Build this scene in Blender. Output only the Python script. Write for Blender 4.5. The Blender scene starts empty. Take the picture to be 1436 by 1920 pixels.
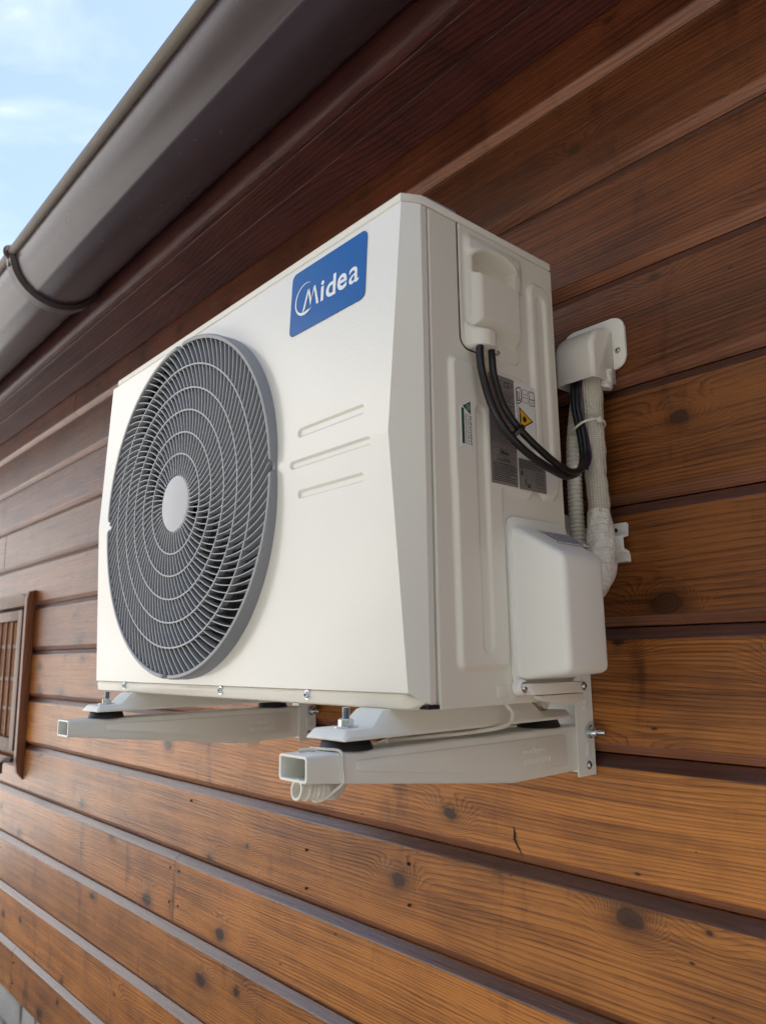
import bpy, bmesh, math, random
from mathutils import Vector, Matrix
random.seed(7)
sc = bpy.context.scene
R = math.radians

# ------------------------------------------------------------------ camera
cam_d = bpy.data.cameras.new('camera')
cam = bpy.data.objects.new('camera', cam_d)
sc.collection.objects.link(cam)
sc.camera = cam
yaw, pit, rol = 0.8430, 0.1866, 0.0128
CM = Matrix.Rotation(yaw, 3, 'Z') @ Matrix.Rotation(pit, 3, 'X') @ Matrix.Rotation(rol, 3, 'Y')
rx, fw, up = CM.col[0], CM.col[1], CM.col[2]
rot = Matrix((rx, up, -fw)).transposed()
cam.matrix_world = Matrix.Translation((1.3357, -0.5385, 0.0361)) @ rot.to_4x4()
cam_d.sensor_fit = 'VERTICAL'
cam_d.sensor_height = 36.0
cam_d.lens = 1423.3 / 1920 * 36
cam_d.clip_start = 0.02
cam_d.clip_end = 3000
cam_d.dof.use_dof = True
cam_d.dof.focus_distance = 0.98
cam_d.dof.aperture_fstop = 8.0

# ------------------------------------------------------------------ sky, sun, exposure
SUN_EL, SUN_AZ = R(55), R(20)          # sun stands behind the house (+y), a little to the right
world = bpy.data.worlds.new('World')
sc.world = world
world.use_nodes = True
nt = world.node_tree
nt.nodes.clear()
sky = nt.nodes.new('ShaderNodeTexSky')
sky.sky_type = 'NISHITA'
sky.sun_disc = False
sky.sun_elevation = SUN_EL
sky.sun_rotation = SUN_AZ
sky.air_density = 1.0
sky.dust_density = 0.8
sky.ozone_density = 1.6
tc = nt.nodes.new('ShaderNodeTexCoord')
mp = nt.nodes.new('ShaderNodeMapping')
mp.inputs['Scale'].default_value = (1.6, 1.6, 4.0)
mp.inputs['Rotation'].default_value = (0.3, 0.2, 0.5)
nz = nt.nodes.new('ShaderNodeTexNoise')
nz.inputs['Scale'].default_value = 2.2
nz.inputs['Detail'].default_value = 8
nz.inputs['Roughness'].default_value = 0.55
nz.inputs['Distortion'].default_value = 0.6
cr = nt.nodes.new('ShaderNodeValToRGB')
cr.color_ramp.elements[0].position = 0.36
cr.color_ramp.elements[0].color = (0.28, 0.28, 0.28, 1)
cr.color_ramp.elements[1].position = 0.70
cr.color_ramp.elements[1].color = (0.95, 0.95, 0.95, 1)
mx = nt.nodes.new('ShaderNodeMix')
mx.data_type = 'RGBA'
mx.inputs['B'].default_value = (3.3, 3.6, 4.0, 1)      # thin sunlit cloud, in the sky texture's units
bg = nt.nodes.new('ShaderNodeBackground')
bg.inputs['Strength'].default_value = 0.06
wo = nt.nodes.new('ShaderNodeOutputWorld')
nt.links.new(tc.outputs['Generated'], mp.inputs['Vector'])
nt.links.new(mp.outputs['Vector'], nz.inputs['Vector'])
sxyz = nt.nodes.new('ShaderNodeSeparateXYZ')
nt.links.new(tc.outputs['Generated'], sxyz.inputs[0])
el_ = nt.nodes.new('ShaderNodeMapRange')               # cloud thickens towards the horizon
el_.inputs['From Min'].default_value = 0.52
el_.inputs['From Max'].default_value = 0.40
el_.inputs['To Min'].default_value = -0.13
el_.inputs['To Max'].default_value = 0.30
nt.links.new(sxyz.outputs['Z'], el_.inputs['Value'])
ad = nt.nodes.new('ShaderNodeMath'); ad.operation = 'ADD'
nt.links.new(nz.outputs['Fac'], ad.inputs[0]); nt.links.new(el_.outputs['Result'], ad.inputs[1])
nt.links.new(ad.outputs[0], cr.inputs['Fac'])
lo_ = nt.nodes.new('ShaderNodeValToRGB')               # thin veil high up, dense bright haze low down
lo_.color_ramp.elements[0].position = 0.50
lo_.color_ramp.elements[0].color = (2.9, 3.3, 4.0, 1)
lo_.color_ramp.elements[1].position = 0.80
lo_.color_ramp.elements[1].color = (7.7, 7.3, 7.0, 1)
nt.links.new(ad.outputs[0], lo_.inputs['Fac'])
nt.links.new(lo_.outputs['Color'], mx.inputs['B'])
nt.links.new(cr.outputs['Color'], mx.inputs['Factor'])
nt.links.new(sky.outputs['Color'], mx.inputs['A'])
nt.links.new(mx.outputs['Result'], bg.inputs['Color'])
nt.links.new(bg.outputs['Background'], wo.inputs['Surface'])

sun_d = bpy.data.lights.new('sun', 'SUN')
sun_d.energy = 5.0
sun_d.angle = R(0.5)
sun_d.color = (1.0, 0.965, 0.92)
sun = bpy.data.objects.new('sun', sun_d)
sc.collection.objects.link(sun)
sdir = Vector((math.sin(SUN_AZ) * math.cos(SUN_EL), math.cos(SUN_AZ) * math.cos(SUN_EL), math.sin(SUN_EL)))
sun.rotation_euler = (-sdir).to_track_quat('-Z', 'Y').to_euler()
sun.location = (0, 3, 6)

vs = sc.view_settings
vs.view_transform = 'Standard'
vs.look = 'None'
vs.exposure = 2.55
vs.gamma = 1.0
sc.render.engine = 'CYCLES'
sc.cycles.use_denoising = True
sc.cycles.max_bounces = 8
sc.cycles.diffuse_bounces = 5

# ------------------------------------------------------------------ helpers
def link(o):
    sc.collection.objects.link(o)
    return o

def tag(o, label=None, cat=None, group=None, kind=None):
    if label: o['label'] = label
    if cat: o['category'] = cat
    if group: o['group'] = group
    if kind: o['kind'] = kind
    return o

def thing(name, label, cat, loc=(0, 0, 0), group=None):
    o = link(bpy.data.objects.new(name, None))
    o.empty_display_size = 0.05
    o.location = loc
    return tag(o, label, cat, group)

def adopt(o, parent):
    if parent is not None:
        o.parent = parent
        o.matrix_parent_inverse = Matrix.Translation(-parent.location)      # meshes are modelled in place
    return o

def mobj(name, me, mat, parent=None, smooth=None):
    o = link(bpy.data.objects.new(name, me))
    if mat is not None and not me.materials:
        for m in (mat if isinstance(mat, (list, tuple)) else [mat]):
            me.materials.append(m)
    if smooth is not None:
        me.shade_smooth()
        me.set_sharp_from_angle(angle=R(smooth))
    return adopt(o, parent)

def pyd(name, v, f, mat, parent=None, smooth=None):
    me = bpy.data.meshes.new(name)
    me.from_pydata([tuple(p) for p in v], [], f)
    me.validate()
    bm = bmesh.new(); bm.from_mesh(me)
    bmesh.ops.recalc_face_normals(bm, faces=bm.faces)
    bm.to_mesh(me); bm.free()
    return mobj(name, me, mat, parent, smooth)

def bmo(name, bm, mat, parent=None, smooth=None):
    bmesh.ops.recalc_face_normals(bm, faces=bm.faces)
    me = bpy.data.meshes.new(name)
    bm.to_mesh(me); bm.free()
    return mobj(name, me, mat, parent, smooth)

def add_box(bm, x0, x1, y0, y1, z0, z1, bev=0, seg=2):
    vs_ = [bm.verts.new((x, y, z)) for x in (x0, x1) for y in (y0, y1) for z in (z0, z1)]
    fs = [bm.faces.new([vs_[i] for i in q]) for q in ((0, 1, 3, 2), (4, 6, 7, 5), (0, 4, 5, 1), (2, 3, 7, 6), (0, 2, 6, 4), (1, 5, 7, 3))]
    if bev:
        es = list({e for f in fs for e in f.edges})
        bmesh.ops.bevel(bm, geom=es, offset=bev, segments=seg, affect='EDGES', profile=0.5)

def box(name, x0, x1, y0, y1, z0, z1, mat, parent=None, bev=0.0, seg=2):
    bm = bmesh.new()
    add_box(bm, x0, x1, y0, y1, z0, z1, bev, seg)
    return bmo(name, bm, mat, parent, 40 if bev else None)

def prism(name, poly, lo, hi, axis, mat, parent=None, bev=0.0, seg=2, smooth=35):
    """poly: 2-D outline; axis 'x': (y,z), 'y': (x,z), 'z': (x,y)"""
    bm = bmesh.new()
    def P(a, b, c):
        return {'x': (c, a, b), 'y': (a, c, b), 'z': (a, b, c)}[axis]
    A = [bm.verts.new(P(a, b, lo)) for a, b in poly]
    B = [bm.verts.new(P(a, b, hi)) for a, b in poly]
    n = len(poly)
    bm.faces.new(A); bm.faces.new(B[::-1])
    for i in range(n):
        bm.faces.new((A[i], B[i], B[(i + 1) % n], A[(i + 1) % n]))
    if bev:
        bmesh.ops.bevel(bm, geom=list(bm.edges), offset=bev, segments=seg, affect='EDGES', profile=0.5)
    return bmo(name, bm, mat, parent, smooth)

def rrect(x0, x1, z0, z1, r, n=6):
    p = []
    for cx, cz, a0 in ((x1 - r, z1 - r, 0), (x0 + r, z1 - r, 90), (x0 + r, z0 + r, 180), (x1 - r, z0 + r, 270)):
        for i in range(n + 1):
            a = R(a0 + 90 * i / n)
            p.append((cx + r * math.cos(a), cz + r * math.sin(a)))
    return p

def catmull(pts, n=8):
    P = [Vector(p) for p in pts]
    P = [2 * P[0] - P[1]] + P + [2 * P[-1] - P[-2]]
    out = []
    for i in range(1, len(P) - 2):
        a, b, c, d = P[i - 1:i + 3]
        for k in range(n):
            t = k / n
            out.append(0.5 * ((2 * b) + (c - a) * t + (2 * a - 5 * b + 4 * c - d) * t * t + (3 * b - a - 3 * c + d) * t ** 3))
    out.append(P[-2])
    return out

def tube(name, path, rad, mat, parent=None, seg=12, cap=True, smooth=60, flat=None, rfun=None):
    """rad: number or function of arc fraction; rfun(frac, angle, length) multiplies it"""
    P = [Vector(p) for p in path]
    v, f = [], []
    nrm = None
    L = [0]
    for i in range(1, len(P)):
        L.append(L[-1] + (P[i] - P[i - 1]).length)
    for i, p in enumerate(P):
        t = (P[min(i + 1, len(P) - 1)] - P[max(i - 1, 0)]).normalized()
        if nrm is None:
            nrm = t.orthogonal().normalized()
        nrm = (nrm - t * nrm.dot(t)).normalized()
        bn = t.cross(nrm)
        s = L[i] / L[-1]
        r = rad(s) if callable(rad) else rad
        for k in range(seg):
            a = 2 * math.pi * k / seg
            rr = r * (rfun(s, a, L[i]) if rfun else 1)
            v.append(p + rr * (math.cos(a) * nrm + math.sin(a) * bn))
    n = len(P)
    for i in range(n - 1):
        for k in range(seg):
            f.append((i * seg + k, i * seg + (k + 1) % seg, (i + 1) * seg + (k + 1) % seg, (i + 1) * seg + k))
    if cap:
        f.append(tuple(range(seg - 1, -1, -1)))
        f.append(tuple((n - 1) * seg + k for k in range(seg)))
    return pyd(name, v, f, mat, parent, smooth)

def lathe(name, prof, center, axis, mat, parent=None, seg=24, smooth=35, closed=False):
    """prof: (radius, height along axis)"""
    c = Vector(center)
    A = Vector(axis).normalized()
    u = A.orthogonal().normalized(); w = A.cross(u)
    v, f = [], []
    for r, h in prof:
        for k in range(seg):
            a = 2 * math.pi * k / seg
            v.append(c + A * h + (u * math.cos(a) + w * math.sin(a)) * r)
    m = len(prof)
    for i in range(m - 1 if not closed else m):
        j = (i + 1) % m
        for k in range(seg):
            f.append((i * seg + k, i * seg + (k + 1) % seg, j * seg + (k + 1) % seg, j * seg + k))
    if not closed:
        if prof[0][0] > 1e-5: f.append(tuple(range(seg)))
        if prof[-1][0] > 1e-5: f.append(tuple((m - 1) * seg + k for k in range(seg)))
    return pyd(name, v, f, mat, parent, smooth)

def sstep(a, b, x):
    t = min(1, max(0, (x - a) / (b - a)))
    return t * t * (3 - 2 * t)

def sdr(x, z, x0, x1, z0, z1, r):
    """signed distance to a rounded rectangle"""
    cx, cz = (x0 + x1) / 2, (z0 + z1) / 2
    qx = abs(x - cx) - (x1 - x0) / 2 + r
    qz = abs(z - cz) - (z1 - z0) / 2 + r
    return math.hypot(max(qx, 0), max(qz, 0)) + min(max(qx, qz), 0) - r

_fcache = {}
def text_mesh(s, bold=0.0):
    cu = bpy.data.curves.new('t', 'FONT')
    cu.body = s
    cu.offset = bold
    cu.resolution_u = 4
    o = link(bpy.data.objects.new('t', cu))
    dg = bpy.context.evaluated_depsgraph_get()
    me = bpy.data.meshes.new_from_object(o.evaluated_get(dg))
    bpy.data.objects.remove(o)
    return me

def text_fit(name, s, org, ux, uz, w, h, mat, parent, bold=0.0, thick=0.0):
    """lettering whose own bounding box is stretched to w x h from corner org along ux, uz"""
    me = text_mesh(s, bold)
    xs = [q.co.x for q in me.vertices]; ys = [q.co.y for q in me.vertices]
    x0, x1, y0, y1 = min(xs), max(xs), min(ys), max(ys)
    org, ux, uz = Vector(org), Vector(ux), Vector(uz)
    for q in me.vertices:
        q.co = org + ux * ((q.co.x - x0) / (x1 - x0) * w) + uz * ((q.co.y - y0) / (y1 - y0) * h)
    if thick:
        bm = bmesh.new(); bm.from_mesh(me)
        r = bmesh.ops.extrude_face_region(bm, geom=list(bm.faces))
        n = ux.cross(uz)
        for g in r['geom']:
            if isinstance(g, bmesh.types.BMVert):
                g.co += n * thick
        bmesh.ops.recalc_face_normals(bm, faces=bm.faces)
        bm.to_mesh(me); bm.free()
    return mobj(name, me, mat, parent)

# ------------------------------------------------------------------ materials
def mat_base(name):
    m = bpy.data.materials.new(name)
    m.use_nodes = True
    n = m.node_tree
    return m, n, n.nodes['Principled BSDF']

def N(n, t, **kw):
    o = n.nodes.new(t)
    for k, v in kw.items():
        if k in o.inputs: o.inputs[k].default_value = v
        else: setattr(o, k, v)
    return o

def math_(n, op, a, b=None, clamp=False):
    o = n.nodes.new('ShaderNodeMath')
    o.operation = op
    o.use_clamp = clamp
    for i, x in enumerate((a, b)):
        if x is None: continue
        if isinstance(x, (int, float)): o.inputs[i].default_value = x
        else: n.links.new(x, o.inputs[i])
    return o.outputs[0]

def mixc(n, fac, a, b, mode='MIX'):
    o = n.nodes.new('ShaderNodeMix')
    o.data_type = 'RGBA'
    o.blend_type = mode
    for k, x in (('Factor', fac), ('A', a), ('B', b)):
        if isinstance(x, (int, float)): o.inputs[k].default_value = x
        elif isinstance(x, tuple): o.inputs[k].default_value = (*x, 1) if len(x) == 3 else x
        else: n.links.new(x, o.inputs[k])
    return o.outputs['Result']

def ramp(n, fac, stops):
    o = n.nodes.new('ShaderNodeValToRGB')
    e = o.color_ramp.elements
    while len(e) < len(stops): e.new(0.5)
    for el, (p, c) in zip(e, stops):
        el.position = p
        el.color = (*c, 1) if len(c) == 3 else c
    n.links.new(fac, o.inputs['Fac'])
    return o.outputs['Color']

def bump(n, b, h, strength, dist):
    o = n.nodes.new('ShaderNodeBump')
    o.inputs['Strength'].default_value = strength
    o.inputs['Distance'].default_value = dist
    n.links.new(h, o.inputs['Height'])
    n.links.new(o.outputs['Normal'], b.inputs['Normal'])

def noise(n, vec, scale, detail=3, rough=0.5, dim=None):
    o = n.nodes.new('ShaderNodeTexNoise')
    o.inputs['Scale'].default_value = scale
    o.inputs['Detail'].default_value = detail
    o.inputs['Roughness'].default_value = rough
    n.links.new(vec, o.inputs['Vector'])
    return o.outputs['Fac']

def paint(name, col, rough=0.4, spec=0.5, metal=0.0, peel=0.0, peel_scale=700, dirt=0.05, coat=0.0):
    m, n, b = mat_base(name)
    tcn = N(n, 'ShaderNodeTexCoord')
    f = noise(n, tcn.outputs['Object'], 9, 4, 0.6)
    dark = tuple(c * (1 - dirt * 2) for c in col)
    c = mixc(n, f, dark, tuple(min(1, c_ * (1 + dirt)) for c_ in col))
    n.links.new(c, b.inputs['Base Color'])
    b.inputs['Roughness'].default_value = rough
    b.inputs['Specular IOR Level'].default_value = spec
    b.inputs['Metallic'].default_value = metal
    b.inputs['Coat Weight'].default_value = coat
    b.inputs['Coat Roughness'].default_value = 0.12
    fr = noise(n, tcn.outputs['Object'], 40, 3, 0.6)
    n.links.new(math_(n, 'ADD', math_(n, 'MULTIPLY', fr, 0.12), rough - 0.06), b.inputs['Roughness'])
    if peel:
        h = noise(n, tcn.outputs['Object'], peel_scale, 2, 0.5)
        bump(n, b, h, peel, 0.001)
    return m

def wood(name, light, dark, knotc, rough=0.42, bumpk=0.35, knots=True, axis='x', light2=None, dark2=None, spec=0.40, coat=0.0):
    """stained softwood; light2/dark2: the redder stain of boards whose 'stain' property is 0"""
    m, n, b = mat_base(name)
    tcn = N(n, 'ShaderNodeTexCoord')
    oi = N(n, 'ShaderNodeObjectInfo')
    rnd = oi.outputs['Random']
    sx = N(n, 'ShaderNodeSeparateXYZ')
    n.links.new(tcn.outputs['Object'], sx.inputs[0])
    X, Y, Z = sx.outputs
    Y5 = math_(n, 'MULTIPLY', Y, -0.45)
    al, ac = (X, math_(n, 'ADD', Z, Y5)) if axis == 'x' else (Z, math_(n, 'ADD', X, Y5))
    al = math_(n, 'ADD', al, math_(n, 'MULTIPLY', rnd, 17.0))
    ac0 = math_(n, 'ADD', ac, math_(n, 'MULTIPLY', rnd, 5.0))
    def vec(sa, sb, src=None):
        c = N(n, 'ShaderNodeCombineXYZ')
        n.links.new(math_(n, 'MULTIPLY', al, sa), c.inputs[0])
        n.links.new(math_(n, 'MULTIPLY', src or ac0, sb), c.inputs[1])
        return c.outputs[0]
    # knots: one candidate per cell, many cells stay empty
    vo = N(n, 'ShaderNodeTexVoronoi', voronoi_dimensions='2D', feature='F1')
    vo.inputs['Scale'].default_value = 1.0
    vo.inputs['Randomness'].default_value = 1.0
    wob = N(n, 'ShaderNodeTexNoise'); wob.inputs['Scale'].default_value = 1.0; wob.inputs['Detail'].default_value = 3
    n.links.new(vec(30, 60), wob.inputs['Vector'])
    va = N(n, 'ShaderNodeVectorMath', operation='MULTIPLY_ADD')
    n.links.new(wob.outputs['Color'], va.inputs[0]); va.inputs[1].default_value = (0.09, 0.09, 0); n.links.new(vec(5.2, 8.0), va.inputs[2])
    n.links.new(va.outputs[0], vo.inputs['Vector'])
    d = vo.outputs['Distance']
    cs = N(n, 'ShaderNodeSeparateColor'); n.links.new(vo.outputs['Color'], cs.inputs[0])
    size = math_(n, 'MULTIPLY', math_(n, 'SUBTRACT', cs.outputs[0], 0.34, True), 1.5)
    d2 = math_(n, 'MULTIPLY', d, d)
    swell = math_(n, 'MULTIPLY', math_(n, 'POWER', 2.718, math_(n, 'MULTIPLY', d2, -26.0)), size)
    # growth rings = contours of a slow height field, bent round the knots
    low = noise(n, vec(0.8, 5.0), 1.0, 2, 0.45)
    ripple = noise(n, vec(14, 60), 1.0, 2, 0.5)
    h = math_(n, 'ADD', math_(n, 'MULTIPLY', low, 0.9), math_(n, 'MULTIPLY', ac0, 7.0))
    h = math_(n, 'ADD', h, math_(n, 'MULTIPLY', ripple, 0.035))
    if knots: h = math_(n, 'ADD', h, math_(n, 'MULTIPLY', swell, 0.55))
    ph = math_(n, 'MULTIPLY', h, 24.0)
    ring = math_(n, 'POWER', math_(n, 'FRACT', ph), 3.4)
    ringvar = noise(n, vec(3, 30), 1.0, 3, 0.6)
    ring = math_(n, 'MULTIPLY', ring, math_(n, 'MULTIPLY', ringvar, 1.5))
    fine = noise(n, vec(9, 900), 1.0, 3, 0.7)
    fibre = noise(n, vec(2.2, 210), 1.0, 4, 0.65)
    streak = noise(n, vec(1.1, 34), 1.0, 3, 0.55)
    blot = noise(n, vec(5.0, 6.5), 1.0, 5, 0.62)                 # uneven take-up of the stain
    smear = noise(n, vec(16.0, 4.0), 1.0, 4, 0.6)                # marks across the grain
    g = math_(n, 'ADD', math_(n, 'MULTIPLY', ring, 0.55), math_(n, 'MULTIPLY', math_(n, 'SUBTRACT', fibre, 0.5), 1.35))
    g = math_(n, 'ADD', g, math_(n, 'MULTIPLY', fine, 0.50))
    g = math_(n, 'ADD', g, math_(n, 'MULTIPLY', math_(n, 'SUBTRACT', streak, 0.5), 0.70))
    g = math_(n, 'ADD', g, math_(n, 'MULTIPLY', math_(n, 'SUBTRACT', blot, 0.5), 1.05))
    g = math_(n, 'ADD', g, math_(n, 'MULTIPLY', math_(n, 'SUBTRACT', smear, 0.58, True), 2.2))
    st = [0.12, 0.46, 0.90]
    def tri(l, k): return [(st[0], l), (st[1], tuple((a_ + c) / 2.1 for a_, c in zip(l, k))), (st[2], k)]
    col = ramp(n, g, tri(light, dark))
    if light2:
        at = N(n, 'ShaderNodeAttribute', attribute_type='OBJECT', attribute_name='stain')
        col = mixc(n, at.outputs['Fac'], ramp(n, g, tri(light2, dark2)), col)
    tone = math_(n, 'ADD', math_(n, 'MULTIPLY', rnd, 0.26), 0.87)
    tcx = N(n, 'ShaderNodeCombineColor')
    for i in range(3): n.links.new(tone, tcx.inputs[i])
    col = mixc(n, 1.0, col, tcx.outputs[0], 'MULTIPLY')
    if knots:
        rad = math_(n, 'ADD', math_(n, 'MULTIPLY', size, 0.115), 0.0001)
        q = math_(n, 'DIVIDE', d, rad)
        has = math_(n, 'GREATER_THAN', size, 0.10)
        halo = math_(n, 'MULTIPLY', math_(n, 'POWER', 2.718, math_(n, 'MULTIPLY', math_(n, 'MULTIPLY', q, q), -0.42)), has)
        patchy = math_(n, 'MULTIPLY', noise(n, vec(20, 45), 1.0, 3, 0.6), 1.7)
        col = mixc(n, math_(n, 'MULTIPLY', math_(n, 'MULTIPLY', halo, patchy), 0.95, True), col, tuple(c * 0.30 for c in dark))
        inner = math_(n, 'MULTIPLY', math_(n, 'LESS_THAN', q, 0.80), has)
        kring = math_(n, 'FRACT', math_(n, 'MULTIPLY', q, 4.0))
        col = mixc(n, math_(n, 'MULTIPLY', inner, 0.90), col, mixc(n, kring, tuple(c * 1.1 for c in knotc), tuple(c * 2.8 for c in knotc)))
        rim = math_(n, 'MULTIPLY', math_(n, 'SUBTRACT', 1.0, math_(n, 'MULTIPLY', math_(n, 'ABSOLUTE', math_(n, 'SUBTRACT', q, 0.86)), 7.0), True), has)
        col = mixc(n, math_(n, 'MULTIPLY', rim, 0.75), col, knotc)
        v2 = N(n, 'ShaderNodeTexVoronoi', voronoi_dimensions='2D', feature='F1')
        v2.inputs['Scale'].default_value = 1.0
        n.links.new(vec(9, 22), v2.inputs['Vector'])
        c2 = N(n, 'ShaderNodeSeparateColor'); n.links.new(v2.outputs['Color'], c2.inputs[0])
        pr_ = math_(n, 'MULTIPLY', math_(n, 'SUBTRACT', c2.outputs[1], 0.74, True), 0.22)
        pin = math_(n, 'SUBTRACT', 1.0, math_(n, 'DIVIDE', v2.outputs['Distance'], math_(n, 'ADD', pr_, 0.0001)), True)
        col = mixc(n, math_(n, 'MULTIPLY', pin, 1.6, True), col, knotc)
    n.links.new(col, b.inputs['Base Color'])
    n.links.new(math_(n, 'ADD', math_(n, 'MULTIPLY', fibre, 0.22), rough - 0.11), b.inputs['Roughness'])
    b.inputs['Specular IOR Level'].default_value = spec
    b.inputs['Coat Weight'].default_value = coat
    b.inputs['Coat Roughness'].default_value = 0.18
    bh = math_(n, 'ADD', math_(n, 'MULTIPLY', fine, 0.6), math_(n, 'ADD', math_(n, 'MULTIPLY', fibre, 0.8), math_(n, 'MULTIPLY', ring, 0.45)))
    bump(n, b, bh, bumpk, 0.0016)
    return m

M = {}
K_ = (0.026, 0.010, 0.005)
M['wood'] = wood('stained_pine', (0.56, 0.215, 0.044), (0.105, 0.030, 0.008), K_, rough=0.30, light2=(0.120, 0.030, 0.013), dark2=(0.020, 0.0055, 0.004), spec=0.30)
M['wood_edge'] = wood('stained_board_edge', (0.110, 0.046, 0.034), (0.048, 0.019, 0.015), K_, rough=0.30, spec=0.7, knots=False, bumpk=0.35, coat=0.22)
M['wood_lip'] = wood('bounce_lit_lip', (0.30, 0.125, 0.070), (0.13, 0.050, 0.028), K_, rough=0.38, knots=False, bumpk=0.3)  # ground bounce on the lower chamfers painted in as a paler wood tone
M['wood_red'] = wood('stained_eave_board', (0.095, 0.024, 0.018), (0.020, 0.006, 0.006), K_, rough=0.42, knots=False, bumpk=0.9)
M['wood_case'] = wood('stained_casing', (0.25, 0.088, 0.036), (0.11, 0.036, 0.016), K_, rough=0.4, knots=False, axis='z')
M['wood_leaf'] = wood('shutter_boards', (0.50, 0.23, 0.075), (0.26, 0.10, 0.03), K_, rough=0.4, knots=False, axis='z')
M['wood_grey'] = wood('weathered_frame', (0.20, 0.105, 0.055), (0.10, 0.050, 0.028), K_, rough=0.45, knots=False, axis='z')
M['front'] = paint('cream_enamel_front', (0.79, 0.78, 0.73), 0.17, 0.8, peel=0.15, peel_scale=330, dirt=0.015)
M['cream'] = paint('cream_enamel', (0.77, 0.74, 0.67), 0.36, 0.5, peel=0.08, peel_scale=500, dirt=0.02)
M['valve'] = paint('white_plastic_cover', (0.82, 0.815, 0.78), 0.34, 0.5, peel=0.10, peel_scale=900, dirt=0.02)
M['bracket'] = paint('powder_coated_steel', (0.80, 0.81, 0.77), 0.33, 0.5, peel=0.10, peel_scale=500, dirt=0.03)
M['pvc'] = paint('white_pvc', (0.80, 0.77, 0.73), 0.38, 0.5, dirt=0.03)
M['hose'] = paint('ivory_hose', (0.74, 0.71, 0.64), 0.4, 0.5, dirt=0.05)
M['rim'] = paint('grey_rim_plastic', (0.25, 0.258, 0.28), 0.36, 0.5, dirt=0.03)
M['grille'] = paint('grey_grille_plastic', (0.33, 0.345, 0.375), 0.36, 0.5, dirt=0.03)
M['hub'] = paint('light_grey_hub', (0.50, 0.51, 0.55), 0.42, 0.5, dirt=0.02)
M['black'] = paint('black_cable', (0.010, 0.010, 0.012), 0.38, 0.5, dirt=0.1)
M['cavity'] = paint('dark_interior', (0.012, 0.012, 0.014), 0.7, 0.3, dirt=0.1)
M['blade'] = paint('fan_blade_plastic', (0.62, 0.68, 0.82), 0.25, 0.6, dirt=0.03)
M['rubber'] = paint('black_rubber', (0.014, 0.014, 0.017), 0.55, 0.4, dirt=0.1)
M['zinc'] = paint('zinc_steel', (0.62, 0.66, 0.70), 0.25, 0.5, metal=1.0, dirt=0.08)
M['gutter'] = paint('brown_gutter_pvc', (0.044, 0.027, 0.033), 0.25, 0.5, dirt=0.14)
M['gutter_bead'] = paint('weathered_bead', (0.19, 0.16, 0.13), 0.5, 0.4, peel=0.3, peel_scale=300, dirt=0.2)
M['strap'] = paint('brown_strap', (0.060, 0.046, 0.046), 0.35, 0.5, dirt=0.1)
M['blue'] = paint('blue_badge', (0.0006, 0.100, 0.37), 0.08, 0.35, peel=0.05, peel_scale=420, dirt=0.01)
M['white_ink'] = paint('white_print', (0.80, 0.82, 0.86), 0.25, 0.6, dirt=0.01)
M['silver'] = paint('silver_label', (0.30, 0.285, 0.285), 0.34, 0.6, metal=0.35, dirt=0.06)
M['paper'] = paint('white_label', (0.78, 0.76, 0.76), 0.4, 0.5, dirt=0.02)
M['ink'] = paint('black_print', (0.018, 0.017, 0.02), 0.5, 0.3, dirt=0.05)
M['grey_ink'] = paint('grey_print', (0.10, 0.09, 0.095), 0.5, 0.3, dirt=0.05)
M['yellow'] = paint('yellow_warning', (0.80, 0.42, 0.012), 0.4, 0.5, dirt=0.03)
M['green'] = paint('green_print', (0.008, 0.075, 0.045), 0.4, 0.5, dirt=0.03)
M['violet'] = paint('blue_violet_print', (0.12, 0.12, 0.24), 0.3, 0.5, dirt=0.05)
M['roof'] = paint('dark_roof_sheet', (0.09, 0.05, 0.04), 0.5, 0.4, dirt=0.1)

def mat_wrap():
    m, n, b = mat_base('woven_pipe_wrap')
    tcn = N(n, 'ShaderNodeTexCoord')
    sp = N(n, 'ShaderNodeSeparateXYZ'); n.links.new(tcn.outputs['Object'], sp.inputs[0])
    s1 = math_(n, 'SINE', math_(n, 'MULTIPLY', sp.outputs['Z'], 2200.0))
    s2 = math_(n, 'SINE', math_(n, 'MULTIPLY', math_(n, 'ADD', sp.outputs['X'], math_(n, 'MULTIPLY', sp.outputs['Y'], 0.7)), 1500.0))
    g = math_(n, 'MAXIMUM', s1, s2)
    f = noise(n, tcn.outputs['Object'], 60, 4, 0.6)
    c = mixc(n, f, (0.66, 0.61, 0.53), (0.86, 0.82, 0.75))
    c = mixc(n, math_(n, 'MULTIPLY', math_(n, 'ADD', g, 1.0), 0.22, True), (0.50, 0.44, 0.37), c)
    n.links.new(c, b.inputs['Base Color'])
    b.inputs['Roughness'].default_value = 0.6
    bump(n, b, math_(n, 'ADD', g, math_(n, 'MULTIPLY', f, 4.0)), 0.55, 0.0012)
    return m
M['wrap'] = mat_wrap()

def mat_sleeve():
    m, n, b = mat_base('wrinkled_sleeve')
    tcn = N(n, 'ShaderNodeTexCoord')
    mpn = N(n, 'ShaderNodeMapping'); mpn.inputs['Scale'].default_value = (1, 1, 1.9); mpn.inputs['Rotation'].default_value = (0.5, 0.6, 0.2)
    n.links.new(tcn.outputs['Object'], mpn.inputs['Vector'])
    o = N(n, 'ShaderNodeTexNoise', Scale=75.0, Detail=3.0, Distortion=1.4); n.links.new(mpn.outputs[0], o.inputs['Vector'])
    b.inputs['Base Color'].default_value = (0.72, 0.68, 0.63, 1)
    b.inputs['Roughness'].default_value = 0.45
    bump(n, b, o.outputs['Fac'], 0.8, 0.006)
    return m
M['sleeve'] = mat_sleeve()

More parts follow.
